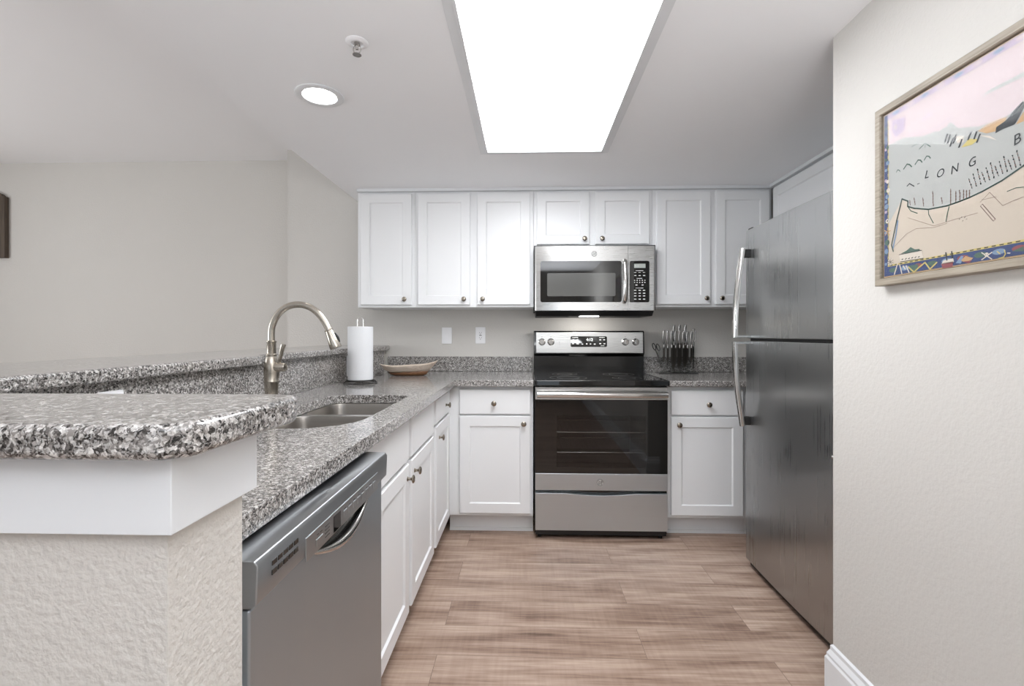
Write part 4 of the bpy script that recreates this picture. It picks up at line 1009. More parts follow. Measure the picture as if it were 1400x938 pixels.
stroke([(1.0880, 1.4990), (1.0880, 1.4980)], 0.0016, 'map_brown_ink', 5)
stroke([(1.0880, 1.4970), (1.0870, 1.4960)], 0.0023, 'map_brown_ink', 5)
stroke([(1.0870, 1.4950), (1.0870, 1.4930)], 0.003, 'map_brown_ink', 5)
stroke([(1.0870, 1.4920), (1.0870, 1.4910)], 0.0016, 'map_brown_ink', 5)
stroke([(1.0870, 1.4900), (1.0870, 1.4890)], 0.0023, 'map_brown_ink', 5)
stroke([(1.0870, 1.4880), (1.0870, 1.4860)], 0.003, 'map_brown_ink', 5)
stroke([(1.0870, 1.4860), (1.0870, 1.4840)], 0.0016, 'map_brown_ink', 5)
stroke([(1.0870, 1.4830), (1.0870, 1.4820)], 0.0023, 'map_brown_ink', 5)
stroke([(1.0870, 1.4810), (1.0870, 1.4800)], 0.003, 'map_brown_ink', 5)
stroke([(1.0870, 1.4790), (1.0870, 1.4770)], 0.0016, 'map_brown_ink', 5)
stroke([(1.0870, 1.4760), (1.0860, 1.4750)], 0.0023, 'map_brown_ink', 5)
stroke([(1.0780, 1.4990), (1.0780, 1.4970)], 0.0023, 'map_brown_ink', 5)
stroke([(1.0780, 1.4960), (1.0780, 1.4950)], 0.003, 'map_brown_ink', 5)
stroke([(1.0780, 1.4940), (1.0780, 1.4930)], 0.0016, 'map_brown_ink', 5)
stroke([(1.0780, 1.4920), (1.0780, 1.4900)], 0.0023, 'map_brown_ink', 5)
stroke([(1.0780, 1.4890), (1.0780, 1.4880)], 0.003, 'map_brown_ink', 5)
stroke([(1.0780, 1.4870), (1.0780, 1.4860)], 0.0016, 'map_brown_ink', 5)
stroke([(1.0780, 1.4850), (1.0780, 1.4830)], 0.0023, 'map_brown_ink', 5)
stroke([(1.0780, 1.4830), (1.0780, 1.4810)], 0.003, 'map_brown_ink', 5)
stroke([(1.0780, 1.4800), (1.0780, 1.4790)], 0.0016, 'map_brown_ink', 5)
stroke([(1.0780, 1.4780), (1.0780, 1.4760)], 0.0023, 'map_brown_ink', 5)
stroke([(1.0710, 1.4960), (1.0710, 1.4950)], 0.0023, 'map_brown_ink', 5)
stroke([(1.0710, 1.4940), (1.0710, 1.4920)], 0.003, 'map_brown_ink', 5)
stroke([(1.0710, 1.4910), (1.0710, 1.4900)], 0.0016, 'map_brown_ink', 5)
stroke([(1.0710, 1.4890), (1.0710, 1.4880)], 0.0023, 'map_brown_ink', 5)
stroke([(1.0710, 1.4870), (1.0710, 1.4850)], 0.003, 'map_brown_ink', 5)
stroke([(1.0710, 1.4840), (1.0710, 1.4830)], 0.0016, 'map_brown_ink', 5)
stroke([(1.0710, 1.4820), (1.0710, 1.4800)], 0.0023, 'map_brown_ink', 5)
stroke([(1.0710, 1.4790), (1.0710, 1.4780)], 0.003, 'map_brown_ink', 5)
stroke([(1.0640, 1.4940), (1.0640, 1.4930)], 0.003, 'map_brown_ink', 5)
stroke([(1.0640, 1.4920), (1.0640, 1.4910)], 0.0016, 'map_brown_ink', 5)
stroke([(1.0640, 1.4900), (1.0640, 1.4880)], 0.0023, 'map_brown_ink', 5)
stroke([(1.0640, 1.4880), (1.0640, 1.4860)], 0.003, 'map_brown_ink', 5)
stroke([(1.0640, 1.4850), (1.0640, 1.4840)], 0.0016, 'map_brown_ink', 5)
stroke([(1.0640, 1.4830), (1.0640, 1.4820)], 0.0023, 'map_brown_ink', 5)
stroke([(1.0640, 1.4810), (1.0640, 1.4800)], 0.003, 'map_brown_ink', 5)
stroke([(1.0580, 1.4960), (1.0590, 1.4990)], 0.0014, 'map_ink', 5)
stroke([(1.0590, 1.5000), (1.0600, 1.5020)], 0.002, 'map_brown_ink', 5)
stroke([(1.0600, 1.5040), (1.0610, 1.5060)], 0.0026, 'map_ink', 5)
stroke([(1.0620, 1.5070), (1.0620, 1.5090)], 0.0014, 'map_brown_ink', 5)
stroke([(1.0630, 1.5110), (1.0640, 1.5130)], 0.002, 'map_ink', 5)
stroke([(1.0640, 1.5150), (1.0650, 1.5170)], 0.0026, 'map_brown_ink', 5)
stroke([(1.0650, 1.5180), (1.0660, 1.5200)], 0.0014, 'map_ink', 5)
stroke([(1.0480, 1.4980), (1.0490, 1.5000)], 0.002, 'map_ink', 5)
stroke([(1.0490, 1.5020), (1.0500, 1.5050)], 0.0026, 'map_brown_ink', 5)
stroke([(1.0500, 1.5070), (1.0510, 1.5090)], 0.0014, 'map_ink', 5)
stroke([(1.0520, 1.5110), (1.0520, 1.5140)], 0.002, 'map_brown_ink', 5)
stroke([(1.0530, 1.5160), (1.0540, 1.5180)], 0.0026, 'map_ink', 5)
stroke([(1.0540, 1.5200), (1.0550, 1.5230)], 0.0014, 'map_brown_ink', 5)
stroke([(1.0550, 1.5240), (1.0560, 1.5270)], 0.002, 'map_ink', 5)
stroke([(1.0380, 1.4990), (1.0390, 1.5020)], 0.0026, 'map_ink', 5)
stroke([(1.0390, 1.5040), (1.0400, 1.5070)], 0.0014, 'map_brown_ink', 5)
stroke([(1.0400, 1.5100), (1.0410, 1.5130)], 0.002, 'map_ink', 5)
stroke([(1.0420, 1.5150), (1.0420, 1.5180)], 0.0026, 'map_brown_ink', 5)
stroke([(1.0430, 1.5200), (1.0440, 1.5230)], 0.0014, 'map_ink', 5)
stroke([(1.0440, 1.5250), (1.0450, 1.5290)], 0.002, 'map_brown_ink', 5)
stroke([(1.0450, 1.5310), (1.0460, 1.5340)], 0.0026, 'map_ink', 5)
stroke([(1.0280, 1.5000), (1.0290, 1.5030)], 0.0014, 'map_ink', 5)
stroke([(1.0300, 1.5040), (1.0300, 1.5060)], 0.002, 'map_brown_ink', 5)
stroke([(1.0310, 1.5070), (1.0310, 1.5100)], 0.0026, 'map_ink', 5)
stroke([(1.0320, 1.5110), (1.0330, 1.5130)], 0.0014, 'map_brown_ink', 5)
stroke([(1.0330, 1.5150), (1.0340, 1.5170)], 0.002, 'map_ink', 5)
stroke([(1.0340, 1.5180), (1.0350, 1.5200)], 0.0026, 'map_brown_ink', 5)
stroke([(1.0360, 1.5220), (1.0360, 1.5240)], 0.0014, 'map_ink', 5)
stroke([(1.0190, 1.5020), (1.0200, 1.5040)], 0.002, 'map_ink', 5)
stroke([(1.0200, 1.5060), (1.0210, 1.5090)], 0.0026, 'map_brown_ink', 5)
stroke([(1.0210, 1.5100), (1.0220, 1.5130)], 0.0014, 'map_ink', 5)
stroke([(1.0220, 1.5150), (1.0230, 1.5170)], 0.002, 'map_brown_ink', 5)
stroke([(1.0240, 1.5190), (1.0240, 1.5220)], 0.0026, 'map_ink', 5)
stroke([(1.0250, 1.5230), (1.0250, 1.5260)], 0.0014, 'map_brown_ink', 5)
stroke([(1.0260, 1.5280), (1.0270, 1.5300)], 0.002, 'map_ink', 5)
stroke([(1.0100, 1.5030), (1.0100, 1.5060)], 0.0026, 'map_ink', 5)
stroke([(1.0110, 1.5080), (1.0110, 1.5110)], 0.0014, 'map_brown_ink', 5)
stroke([(1.0120, 1.5130), (1.0130, 1.5160)], 0.002, 'map_ink', 5)
stroke([(1.0130, 1.5180), (1.0140, 1.5210)], 0.0026, 'map_brown_ink', 5)
stroke([(1.0140, 1.5230), (1.0150, 1.5270)], 0.0014, 'map_ink', 5)
stroke([(1.0150, 1.5290), (1.0160, 1.5320)], 0.002, 'map_brown_ink', 5)
stroke([(1.0170, 1.5340), (1.0170, 1.5370)], 0.0026, 'map_ink', 5)
stroke([(1.0000, 1.5040), (1.0010, 1.5060)], 0.0014, 'map_ink', 5)
stroke([(1.0020, 1.5080), (1.0020, 1.5100)], 0.002, 'map_brown_ink', 5)
stroke([(1.0030, 1.5110), (1.0030, 1.5130)], 0.0026, 'map_ink', 5)
stroke([(1.0040, 1.5150), (1.0050, 1.5170)], 0.0014, 'map_brown_ink', 5)
stroke([(1.0050, 1.5180), (1.0060, 1.5200)], 0.002, 'map_ink', 5)
stroke([(1.0060, 1.5220), (1.0070, 1.5240)], 0.0026, 'map_brown_ink', 5)
stroke([(1.0070, 1.5250), (1.0080, 1.5270)], 0.0014, 'map_ink', 5)
stroke([(0.9920, 1.5060), (0.9920, 1.5080)], 0.002, 'map_ink', 5)
stroke([(0.9930, 1.5100), (0.9930, 1.5120)], 0.0026, 'map_brown_ink', 5)
stroke([(0.9940, 1.5140), (0.9940, 1.5160)], 0.0014, 'map_ink', 5)
stroke([(0.9950, 1.5180), (0.9960, 1.5210)], 0.002, 'map_brown_ink', 5)
stroke([(0.9960, 1.5220), (0.9970, 1.5250)], 0.0026, 'map_ink', 5)
stroke([(0.9970, 1.5270), (0.9980, 1.5290)], 0.0014, 'map_brown_ink', 5)
stroke([(0.9980, 1.5310), (0.9990, 1.5330)], 0.002, 'map_ink', 5)
stroke([(0.9830, 1.5070), (0.9830, 1.5100)], 0.0026, 'map_ink', 5)
stroke([(0.9840, 1.5120), (0.9850, 1.5150)], 0.0014, 'map_brown_ink', 5)
stroke([(0.9850, 1.5170), (0.9860, 1.5200)], 0.002, 'map_ink', 5)
stroke([(0.9860, 1.5220), (0.9870, 1.5250)], 0.0026, 'map_brown_ink', 5)
stroke([(0.9870, 1.5270), (0.9880, 1.5300)], 0.0014, 'map_ink', 5)
stroke([(0.9880, 1.5320), (0.9890, 1.5350)], 0.002, 'map_brown_ink', 5)
stroke([(0.9890, 1.5370), (0.9900, 1.5400)], 0.0026, 'map_ink', 5)
stroke([(0.9740, 1.5080), (0.9750, 1.5100)], 0.0014, 'map_ink', 5)
stroke([(0.9750, 1.5110), (0.9760, 1.5130)], 0.002, 'map_brown_ink', 5)
stroke([(0.9760, 1.5150), (0.9770, 1.5170)], 0.0026, 'map_ink', 5)
stroke([(0.9770, 1.5180), (0.9780, 1.5200)], 0.0014, 'map_brown_ink', 5)
stroke([(0.9780, 1.5210), (0.9790, 1.5230)], 0.002, 'map_ink', 5)
stroke([(0.9800, 1.5250), (0.9800, 1.5270)], 0.0026, 'map_brown_ink', 5)
stroke([(0.9810, 1.5280), (0.9810, 1.5300)], 0.0014, 'map_ink', 5)
stroke([(0.9660, 1.5090), (0.9660, 1.5120)], 0.002, 'map_ink', 5)
stroke([(0.9670, 1.5130), (0.9670, 1.5160)], 0.0026, 'map_brown_ink', 5)
stroke([(0.9680, 1.5170), (0.9680, 1.5200)], 0.0014, 'map_ink', 5)
stroke([(0.9690, 1.5210), (0.9690, 1.5240)], 0.002, 'map_brown_ink', 5)
stroke([(0.9700, 1.5260), (0.9710, 1.5280)], 0.0026, 'map_ink', 5)
stroke([(0.9710, 1.5300), (0.9720, 1.5320)], 0.0014, 'map_brown_ink', 5)
stroke([(0.9720, 1.5340), (0.9730, 1.5360)], 0.002, 'map_ink', 5)
stroke([(0.9570, 1.5100), (0.9580, 1.5130)], 0.0026, 'map_ink', 5)
stroke([(0.9580, 1.5150), (0.9590, 1.5180)], 0.0014, 'map_brown_ink', 5)
stroke([(0.9590, 1.5200), (0.9600, 1.5230)], 0.002, 'map_ink', 5)
stroke([(0.9600, 1.5250), (0.9610, 1.5280)], 0.0026, 'map_brown_ink', 5)
stroke([(0.9620, 1.5300), (0.9620, 1.5330)], 0.0014, 'map_ink', 5)
stroke([(0.9630, 1.5340), (0.9630, 1.5370)], 0.002, 'map_brown_ink', 5)
stroke([(0.9640, 1.5390), (0.9640, 1.5420)], 0.0026, 'map_ink', 5)
stroke([(1.0360, 1.4530), (1.0100, 1.4170)], 0.007, 'map_brown_ink', 5)
stroke([(1.0360, 1.4530), (1.0100, 1.4170)], 0.0035, 'map_paper', 6)
stroke([(1.0890, 1.4360), (1.0870, 1.4380)], 0.001, 'map_ink', 5)
stroke([(1.0840, 1.4390), (1.0820, 1.4410)], 0.001, 'map_ink', 5)
stroke([(1.0760, 1.4370), (1.0740, 1.4390)], 0.001, 'map_ink', 5)
stroke([(1.0720, 1.4320), (1.0700, 1.4330)], 0.001, 'map_ink', 5)
stroke([(1.0810, 1.4300), (1.0790, 1.4320)], 0.001, 'map_ink', 5)
letter('L', 1.1750, 1.5650, 0.022, -4)
letter('O', 1.1380, 1.5550, 0.022, 2)
letter('N', 1.1010, 1.5520, 0.022, 6)
letter('G', 1.0590, 1.5520, 0.022, 10)
letter('B', 0.9650, 1.5630, 0.024, 12)
stroke([(1.2690, 1.6030), (1.2640, 1.6080), (1.2590, 1.6050), (1.2560, 1.6010)], 0.0019, 'map_green', 5)
stroke([(1.2450, 1.6030), (1.2340, 1.6120), (1.2260, 1.6080), (1.2190, 1.6000)], 0.003, 'map_green', 5)
stroke([(1.2090, 1.6020), (1.2000, 1.6100), (1.1930, 1.6070), (1.1880, 1.6000)], 0.00278, 'map_green', 5)
stroke([(1.1820, 1.6030), (1.1750, 1.6100), (1.1680, 1.6070), (1.1640, 1.6010)], 0.00256, 'map_green', 5)
stroke([(1.1960, 1.6360), (1.1790, 1.6430), (1.1640, 1.6290)], 0.0022, 'map_green', 5)
stroke([(1.2190, 1.6500), (1.2020, 1.6520)], 0.0014, 'map_green', 5)
stroke([(1.1790, 1.6450), (1.1790, 1.6320)], 0.001, 'map_ink', 5)
stroke([(1.2340, 1.5560), (1.2260, 1.5600), (1.2120, 1.5490)], 0.0025, 'map_ink', 5)
stroke([(1.2020, 1.5510), (1.1960, 1.5510)], 0.0015, 'map_ink', 5)
poly([(1.0450, 1.6150), (1.0260, 1.6200), (0.9980, 1.6200), (0.9830, 1.6170), (0.9870, 1.6100), (1.0070, 1.5980), (1.0260, 1.6020)], 'map_orange', 5)
poly([(1.0070, 1.5940), (1.0050, 1.6060), (0.9850, 1.6110), (0.9660, 1.6260), (0.9530, 1.6340), (0.9510, 1.6320), (0.9510, 1.6190), (0.9680, 1.5950), (0.9920, 1.5960)], 'map_ink', 6)
poly([(0.9660, 1.5940), (0.9510, 1.6130), (0.9510, 1.5940)], 'map_orange', 5)
stroke([(1.1180, 1.6400), (1.1250, 1.6250)], 0.0042, 'map_ink', 6)
stroke([(1.1110, 1.6340), (1.1180, 1.6190)], 0.0042, 'map_ink', 6)
stroke([(1.1040, 1.6240), (1.1110, 1.6090)], 0.0042, 'map_ink', 6)
stroke([(1.0960, 1.6280), (1.1030, 1.6130)], 0.0042, 'map_ink', 6)
stroke([(1.0820, 1.6120), (1.0890, 1.5980)], 0.0042, 'map_ink', 6)
stroke([(1.0600, 1.6200), (1.0670, 1.6060)], 0.0042, 'map_ink', 6)
stroke([(1.0470, 1.6160), (1.0530, 1.6020)], 0.0042, 'map_ink', 6)
stroke([(1.0400, 1.6060), (1.0470, 1.5920)], 0.0042, 'map_ink', 6)
poly([(1.0840, 1.5950), (1.0650, 1.6070), (1.0430, 1.5970), (1.0580, 1.5910)], 'map_yellow', 5)
poly([(1.0970, 1.6250), (1.0780, 1.6190), (1.0780, 1.6050), (1.0940, 1.6090)], 'map_cream', 5)
poly([(1.0430, 1.6050), (1.0190, 1.5940), (1.0030, 1.5780), (1.0260, 1.5940)], 'map_cream', 5)
stroke([(1.0750, 1.6840), (1.0720, 1.6840)], 0.0007, 'map_brown_ink', 5)
stroke([(1.0690, 1.6840), (1.0650, 1.6840)], 0.0007, 'map_brown_ink', 5)
stroke([(1.0640, 1.6840), (1.0610, 1.6830)], 0.0007, 'map_brown_ink', 5)
stroke([(1.0590, 1.6830), (1.0560, 1.6830)], 0.0007, 'map_brown_ink', 5)
stroke([(1.0540, 1.6830), (1.0500, 1.6830)], 0.0007, 'map_brown_ink', 5)
stroke([(1.0490, 1.6830), (1.0460, 1.6830)], 0.0007, 'map_brown_ink', 5)
stroke([(1.0440, 1.6830), (1.0410, 1.6830)], 0.0007, 'map_brown_ink', 5)
stroke([(1.0390, 1.6830), (1.0350, 1.6820)], 0.0007, 'map_brown_ink', 5)
stroke([(1.0340, 1.6820), (1.0310, 1.6820)], 0.0007, 'map_brown_ink', 5)
stroke([(1.0290, 1.6820), (1.0270, 1.6820)], 0.0007, 'map_brown_ink', 5)
stroke([(1.0240, 1.6820), (1.0200, 1.6820)], 0.0007, 'map_brown_ink', 5)
stroke([(1.0190, 1.6820), (1.0160, 1.6820)], 0.0007, 'map_brown_ink', 5)
stroke([(1.0140, 1.6820), (1.0120, 1.6820)], 0.0007, 'map_brown_ink', 5)
stroke([(1.0100, 1.6820), (1.0060, 1.6810)], 0.0007, 'map_brown_ink', 5)
stroke([(1.0050, 1.6810), (1.0020, 1.6810)], 0.0007, 'map_brown_ink', 5)
stroke([(1.0000, 1.6810), (0.9980, 1.6810)], 0.0007, 'map_brown_ink', 5)
stroke([(0.9960, 1.6810), (0.9920, 1.6810)], 0.0007, 'map_brown_ink', 5)
stroke([(0.9910, 1.6810), (0.9890, 1.6810)], 0.0007, 'map_brown_ink', 5)
stroke([(0.9870, 1.6810), (0.9850, 1.6810)], 0.0007, 'map_brown_ink', 5)
stroke([(0.9820, 1.6810), (0.9790, 1.6800)], 0.0007, 'map_brown_ink', 5)
stroke([(0.9780, 1.6800), (0.9750, 1.6800)], 0.0007, 'map_brown_ink', 5)
stroke([(0.9730, 1.6800), (0.9720, 1.6800)], 0.0007, 'map_brown_ink', 5)
stroke([(0.9690, 1.6800), (0.9660, 1.6800)], 0.0007, 'map_brown_ink', 5)
stroke([(0.9650, 1.6800), (0.9620, 1.6800)], 0.0007, 'map_brown_ink', 5)
stroke([(0.9610, 1.6800), (0.9590, 1.6800)], 0.0007, 'map_brown_ink', 5)
stroke([(0.9560, 1.6800), (0.9530, 1.6790)], 0.0007, 'map_brown_ink', 5)
stroke([(1.0750, 1.6750), (1.0710, 1.6750)], 0.0007, 'map_brown_ink', 5)
stroke([(1.0690, 1.6750), (1.0670, 1.6750)], 0.0007, 'map_brown_ink', 5)
stroke([(1.0640, 1.6750), (1.0600, 1.6750)], 0.0007, 'map_brown_ink', 5)
stroke([(1.0590, 1.6750), (1.0560, 1.6750)], 0.0007, 'map_brown_ink', 5)
stroke([(1.0540, 1.6750), (1.0510, 1.6750)], 0.0007, 'map_brown_ink', 5)
stroke([(1.0490, 1.6750), (1.0450, 1.6740)], 0.0007, 'map_brown_ink', 5)
stroke([(1.0440, 1.6740), (1.0410, 1.6740)], 0.0007, 'map_brown_ink', 5)
stroke([(1.0390, 1.6740), (1.0360, 1.6740)], 0.0007, 'map_brown_ink', 5)
stroke([(1.0340, 1.6740), (1.0300, 1.6740)], 0.0007, 'map_brown_ink', 5)
stroke([(1.0290, 1.6740), (1.0260, 1.6740)], 0.0007, 'map_brown_ink', 5)
stroke([(1.0240, 1.6740), (1.0220, 1.6740)], 0.0007, 'map_brown_ink', 5)
stroke([(1.0190, 1.6740), (1.0150, 1.6740)], 0.0007, 'map_brown_ink', 5)
stroke([(1.0140, 1.6740), (1.0110, 1.6730)], 0.0007, 'map_brown_ink', 5)
stroke([(1.0100, 1.6730), (1.0070, 1.6730)], 0.0007, 'map_brown_ink', 5)
stroke([(1.0050, 1.6730), (1.0010, 1.6730)], 0.0007, 'map_brown_ink', 5)
stroke([(1.0000, 1.6730), (0.9980, 1.6730)], 0.0007, 'map_brown_ink', 5)
stroke([(0.9960, 1.6730), (0.9940, 1.6730)], 0.0007, 'map_brown_ink', 5)
stroke([(0.9910, 1.6730), (0.9880, 1.6730)], 0.0007, 'map_brown_ink', 5)
stroke([(0.9870, 1.6730), (0.9840, 1.6730)], 0.0007, 'map_brown_ink', 5)
stroke([(0.9820, 1.6730), (0.9800, 1.6730)], 0.0007, 'map_brown_ink', 5)
stroke([(0.9780, 1.6720), (0.9750, 1.6720)], 0.0007, 'map_brown_ink', 5)
stroke([(0.9730, 1.6720), (0.9710, 1.6720)], 0.0007, 'map_brown_ink', 5)
stroke([(0.9690, 1.6720), (0.9670, 1.6720)], 0.0007, 'map_brown_ink', 5)
stroke([(0.9650, 1.6720), (0.9620, 1.6720)], 0.0007, 'map_brown_ink', 5)
stroke([(0.9610, 1.6720), (0.9580, 1.6720)], 0.0007, 'map_brown_ink', 5)
stroke([(0.9560, 1.6720), (0.9550, 1.6720)], 0.0007, 'map_brown_ink', 5)
stroke([(1.0750, 1.6670), (1.0710, 1.6660)], 0.0007, 'map_brown_ink', 5)
stroke([(1.0690, 1.6660), (1.0660, 1.6660)], 0.0007, 'map_brown_ink', 5)
stroke([(1.0640, 1.6660), (1.0620, 1.6660)], 0.0007, 'map_brown_ink', 5)
stroke([(1.0590, 1.6660), (1.0550, 1.6660)], 0.0007, 'map_brown_ink', 5)
stroke([(1.0540, 1.6660), (1.0510, 1.6660)], 0.0007, 'map_brown_ink', 5)
stroke([(1.0490, 1.6660), (1.0460, 1.6660)], 0.0007, 'map_brown_ink', 5)
stroke([(1.0440, 1.6660), (1.0400, 1.6660)], 0.0007, 'map_brown_ink', 5)
stroke([(1.0390, 1.6660), (1.0360, 1.6660)], 0.0007, 'map_brown_ink', 5)
stroke([(1.0340, 1.6660), (1.0310, 1.6660)], 0.0007, 'map_brown_ink', 5)
stroke([(1.0290, 1.6660), (1.0250, 1.6660)], 0.0007, 'map_brown_ink', 5)
stroke([(1.0240, 1.6660), (1.0210, 1.6650)], 0.0007, 'map_brown_ink', 5)
stroke([(1.0190, 1.6650), (1.0170, 1.6650)], 0.0007, 'map_brown_ink', 5)
stroke([(1.0140, 1.6650), (1.0110, 1.6650)], 0.0007, 'map_brown_ink', 5)
stroke([(1.0100, 1.6650), (1.0070, 1.6650)], 0.0007, 'map_brown_ink', 5)
stroke([(1.0050, 1.6650), (1.0030, 1.6650)], 0.0007, 'map_brown_ink', 5)
stroke([(1.0000, 1.6650), (0.9970, 1.6650)], 0.0007, 'map_brown_ink', 5)
stroke([(0.9960, 1.6650), (0.9930, 1.6650)], 0.0007, 'map_brown_ink', 5)
stroke([(0.9910, 1.6650), (0.9890, 1.6650)], 0.0007, 'map_brown_ink', 5)
stroke([(0.9870, 1.6650), (0.9830, 1.6650)], 0.0007, 'map_brown_ink', 5)
stroke([(0.9820, 1.6650), (0.9800, 1.6650)], 0.0007, 'map_brown_ink', 5)
stroke([(0.9780, 1.6650), (0.9760, 1.6650)], 0.0007, 'map_brown_ink', 5)
stroke([(0.9730, 1.6640), (0.9700, 1.6640)], 0.0007, 'map_brown_ink', 5)
stroke([(0.9690, 1.6640), (0.9670, 1.6640)], 0.0007, 'map_brown_ink', 5)
stroke([(0.9650, 1.6640), (0.9630, 1.6640)], 0.0007, 'map_brown_ink', 5)
stroke([(0.9610, 1.6640), (0.9570, 1.6640)], 0.0007, 'map_brown_ink', 5)
stroke([(0.9560, 1.6640), (0.9540, 1.6640)], 0.0007, 'map_brown_ink', 5)
stroke([(1.0750, 1.6580), (1.0720, 1.6580)], 0.0007, 'map_brown_ink', 5)
stroke([(1.0690, 1.6580), (1.0650, 1.6580)], 0.0007, 'map_brown_ink', 5)
stroke([(1.0640, 1.6580), (1.0610, 1.6580)], 0.0007, 'map_brown_ink', 5)
stroke([(1.0590, 1.6580), (1.0560, 1.6580)], 0.0007, 'map_brown_ink', 5)
stroke([(1.0540, 1.6580), (1.0500, 1.6580)], 0.0007, 'map_brown_ink', 5)
stroke([(1.0490, 1.6580), (1.0460, 1.6580)], 0.0007, 'map_brown_ink', 5)
stroke([(1.0440, 1.6570), (1.0410, 1.6570)], 0.0007, 'map_brown_ink', 5)
stroke([(1.0390, 1.6570), (1.0350, 1.6570)], 0.0007, 'map_brown_ink', 5)
stroke([(1.0340, 1.6570), (1.0310, 1.6570)], 0.0007, 'map_brown_ink', 5)
stroke([(1.0290, 1.6570), (1.0270, 1.6570)], 0.0007, 'map_brown_ink', 5)
stroke([(1.0240, 1.6570), (1.0200, 1.6570)], 0.0007, 'map_brown_ink', 5)
stroke([(1.0190, 1.6570), (1.0160, 1.6570)], 0.0007, 'map_brown_ink', 5)
stroke([(1.0140, 1.6570), (1.0120, 1.6570)], 0.0007, 'map_brown_ink', 5)
stroke([(1.0100, 1.6570), (1.0060, 1.6570)], 0.0007, 'map_brown_ink', 5)
stroke([(1.0050, 1.6570), (1.0020, 1.6570)], 0.0007, 'map_brown_ink', 5)
stroke([(1.0000, 1.6570), (0.9980, 1.6570)], 0.0007, 'map_brown_ink', 5)
stroke([(0.9960, 1.6570), (0.9920, 1.6570)], 0.0007, 'map_brown_ink', 5)
stroke([(0.9910, 1.6570), (0.9890, 1.6570)], 0.0007, 'map_brown_ink', 5)
stroke([(0.9870, 1.6570), (0.9850, 1.6570)], 0.0007, 'map_brown_ink', 5)
stroke([(0.9820, 1.6570), (0.9790, 1.6570)], 0.0007, 'map_brown_ink', 5)
stroke([(0.9780, 1.6570), (0.9750, 1.6570)], 0.0007, 'map_brown_ink', 5)
stroke([(0.9730, 1.6570), (0.9720, 1.6570)], 0.0007, 'map_brown_ink', 5)
stroke([(0.9690, 1.6570), (0.9660, 1.6570)], 0.0007, 'map_brown_ink', 5)
stroke([(0.9650, 1.6570), (0.9620, 1.6560)], 0.0007, 'map_brown_ink', 5)
stroke([(0.9610, 1.6560), (0.9590, 1.6560)], 0.0007, 'map_brown_ink', 5)
stroke([(0.9560, 1.6560), (0.9530, 1.6560)], 0.0007, 'map_brown_ink', 5)
stroke([(1.0750, 1.6490), (1.0710, 1.6490)], 0.0007, 'map_brown_ink', 5)
stroke([(1.0690, 1.6490), (1.0670, 1.6490)], 0.0007, 'map_brown_ink', 5)
stroke([(1.0640, 1.6490), (1.0600, 1.6490)], 0.0007, 'map_brown_ink', 5)
stroke([(1.0590, 1.6490), (1.0560, 1.6490)], 0.0007, 'map_brown_ink', 5)
stroke([(1.0540, 1.6490), (1.0510, 1.6490)], 0.0007, 'map_brown_ink', 5)
stroke([(1.0490, 1.6490), (1.0450, 1.6490)], 0.0007, 'map_brown_ink', 5)
stroke([(1.0440, 1.6490), (1.0410, 1.6490)], 0.0007, 'map_brown_ink', 5)
stroke([(1.0390, 1.6490), (1.0360, 1.6490)], 0.0007, 'map_brown_ink', 5)
stroke([(1.0340, 1.6490), (1.0300, 1.6490)], 0.0007, 'map_brown_ink', 5)
stroke([(1.0290, 1.6490), (1.0260, 1.6490)], 0.0007, 'map_brown_ink', 5)
stroke([(1.0240, 1.6490), (1.0220, 1.6490)], 0.0007, 'map_brown_ink', 5)
stroke([(1.0190, 1.6490), (1.0150, 1.6490)], 0.0007, 'map_brown_ink', 5)
stroke([(1.0140, 1.6490), (1.0110, 1.6490)], 0.0007, 'map_brown_ink', 5)
stroke([(1.0100, 1.6490), (1.0070, 1.6490)], 0.0007, 'map_brown_ink', 5)
stroke([(1.0050, 1.6490), (1.0010, 1.6490)], 0.0007, 'map_brown_ink', 5)
stroke([(1.0000, 1.6490), (0.9980, 1.6490)], 0.0007, 'map_brown_ink', 5)
stroke([(0.9960, 1.6490), (0.9940, 1.6490)], 0.0007, 'map_brown_ink', 5)
stroke([(0.9910, 1.6490), (0.9880, 1.6490)], 0.0007, 'map_brown_ink', 5)
stroke([(0.9870, 1.6490), (0.9840, 1.6490)], 0.0007, 'map_brown_ink', 5)
stroke([(0.9820, 1.6490), (0.9800, 1.6490)], 0.0007, 'map_brown_ink', 5)
stroke([(0.9780, 1.6490), (0.9750, 1.6490)], 0.0007, 'map_brown_ink', 5)
stroke([(0.9730, 1.6490), (0.9710, 1.6490)], 0.0007, 'map_brown_ink', 5)
stroke([(0.9690, 1.6490), (0.9670, 1.6490)], 0.0007, 'map_brown_ink', 5)
stroke([(0.9650, 1.6490), (0.9620, 1.6490)], 0.0007, 'map_brown_ink', 5)
stroke([(0.9610, 1.6490), (0.9580, 1.6490)], 0.0007, 'map_brown_ink', 5)
stroke([(0.9560, 1.6490), (0.9550, 1.6490)], 0.0007, 'map_brown_ink', 5)
stroke([(1.0750, 1.6400), (1.0710, 1.6400)], 0.0007, 'map_brown_ink', 5)
stroke([(1.0690, 1.6400), (1.0660, 1.6410)], 0.0007, 'map_brown_ink', 5)
stroke([(1.0640, 1.6410), (1.0620, 1.6410)], 0.0007, 'map_brown_ink', 5)
stroke([(1.0590, 1.6410), (1.0550, 1.6410)], 0.0007, 'map_brown_ink', 5)
stroke([(1.0540, 1.6410), (1.0510, 1.6410)], 0.0007, 'map_brown_ink', 5)
stroke([(1.0490, 1.6410), (1.0460, 1.6410)], 0.0007, 'map_brown_ink', 5)
stroke([(1.0440, 1.6410), (1.0400, 1.6410)], 0.0007, 'map_brown_ink', 5)
stroke([(1.0390, 1.6410), (1.0360, 1.6410)], 0.0007, 'map_brown_ink', 5)
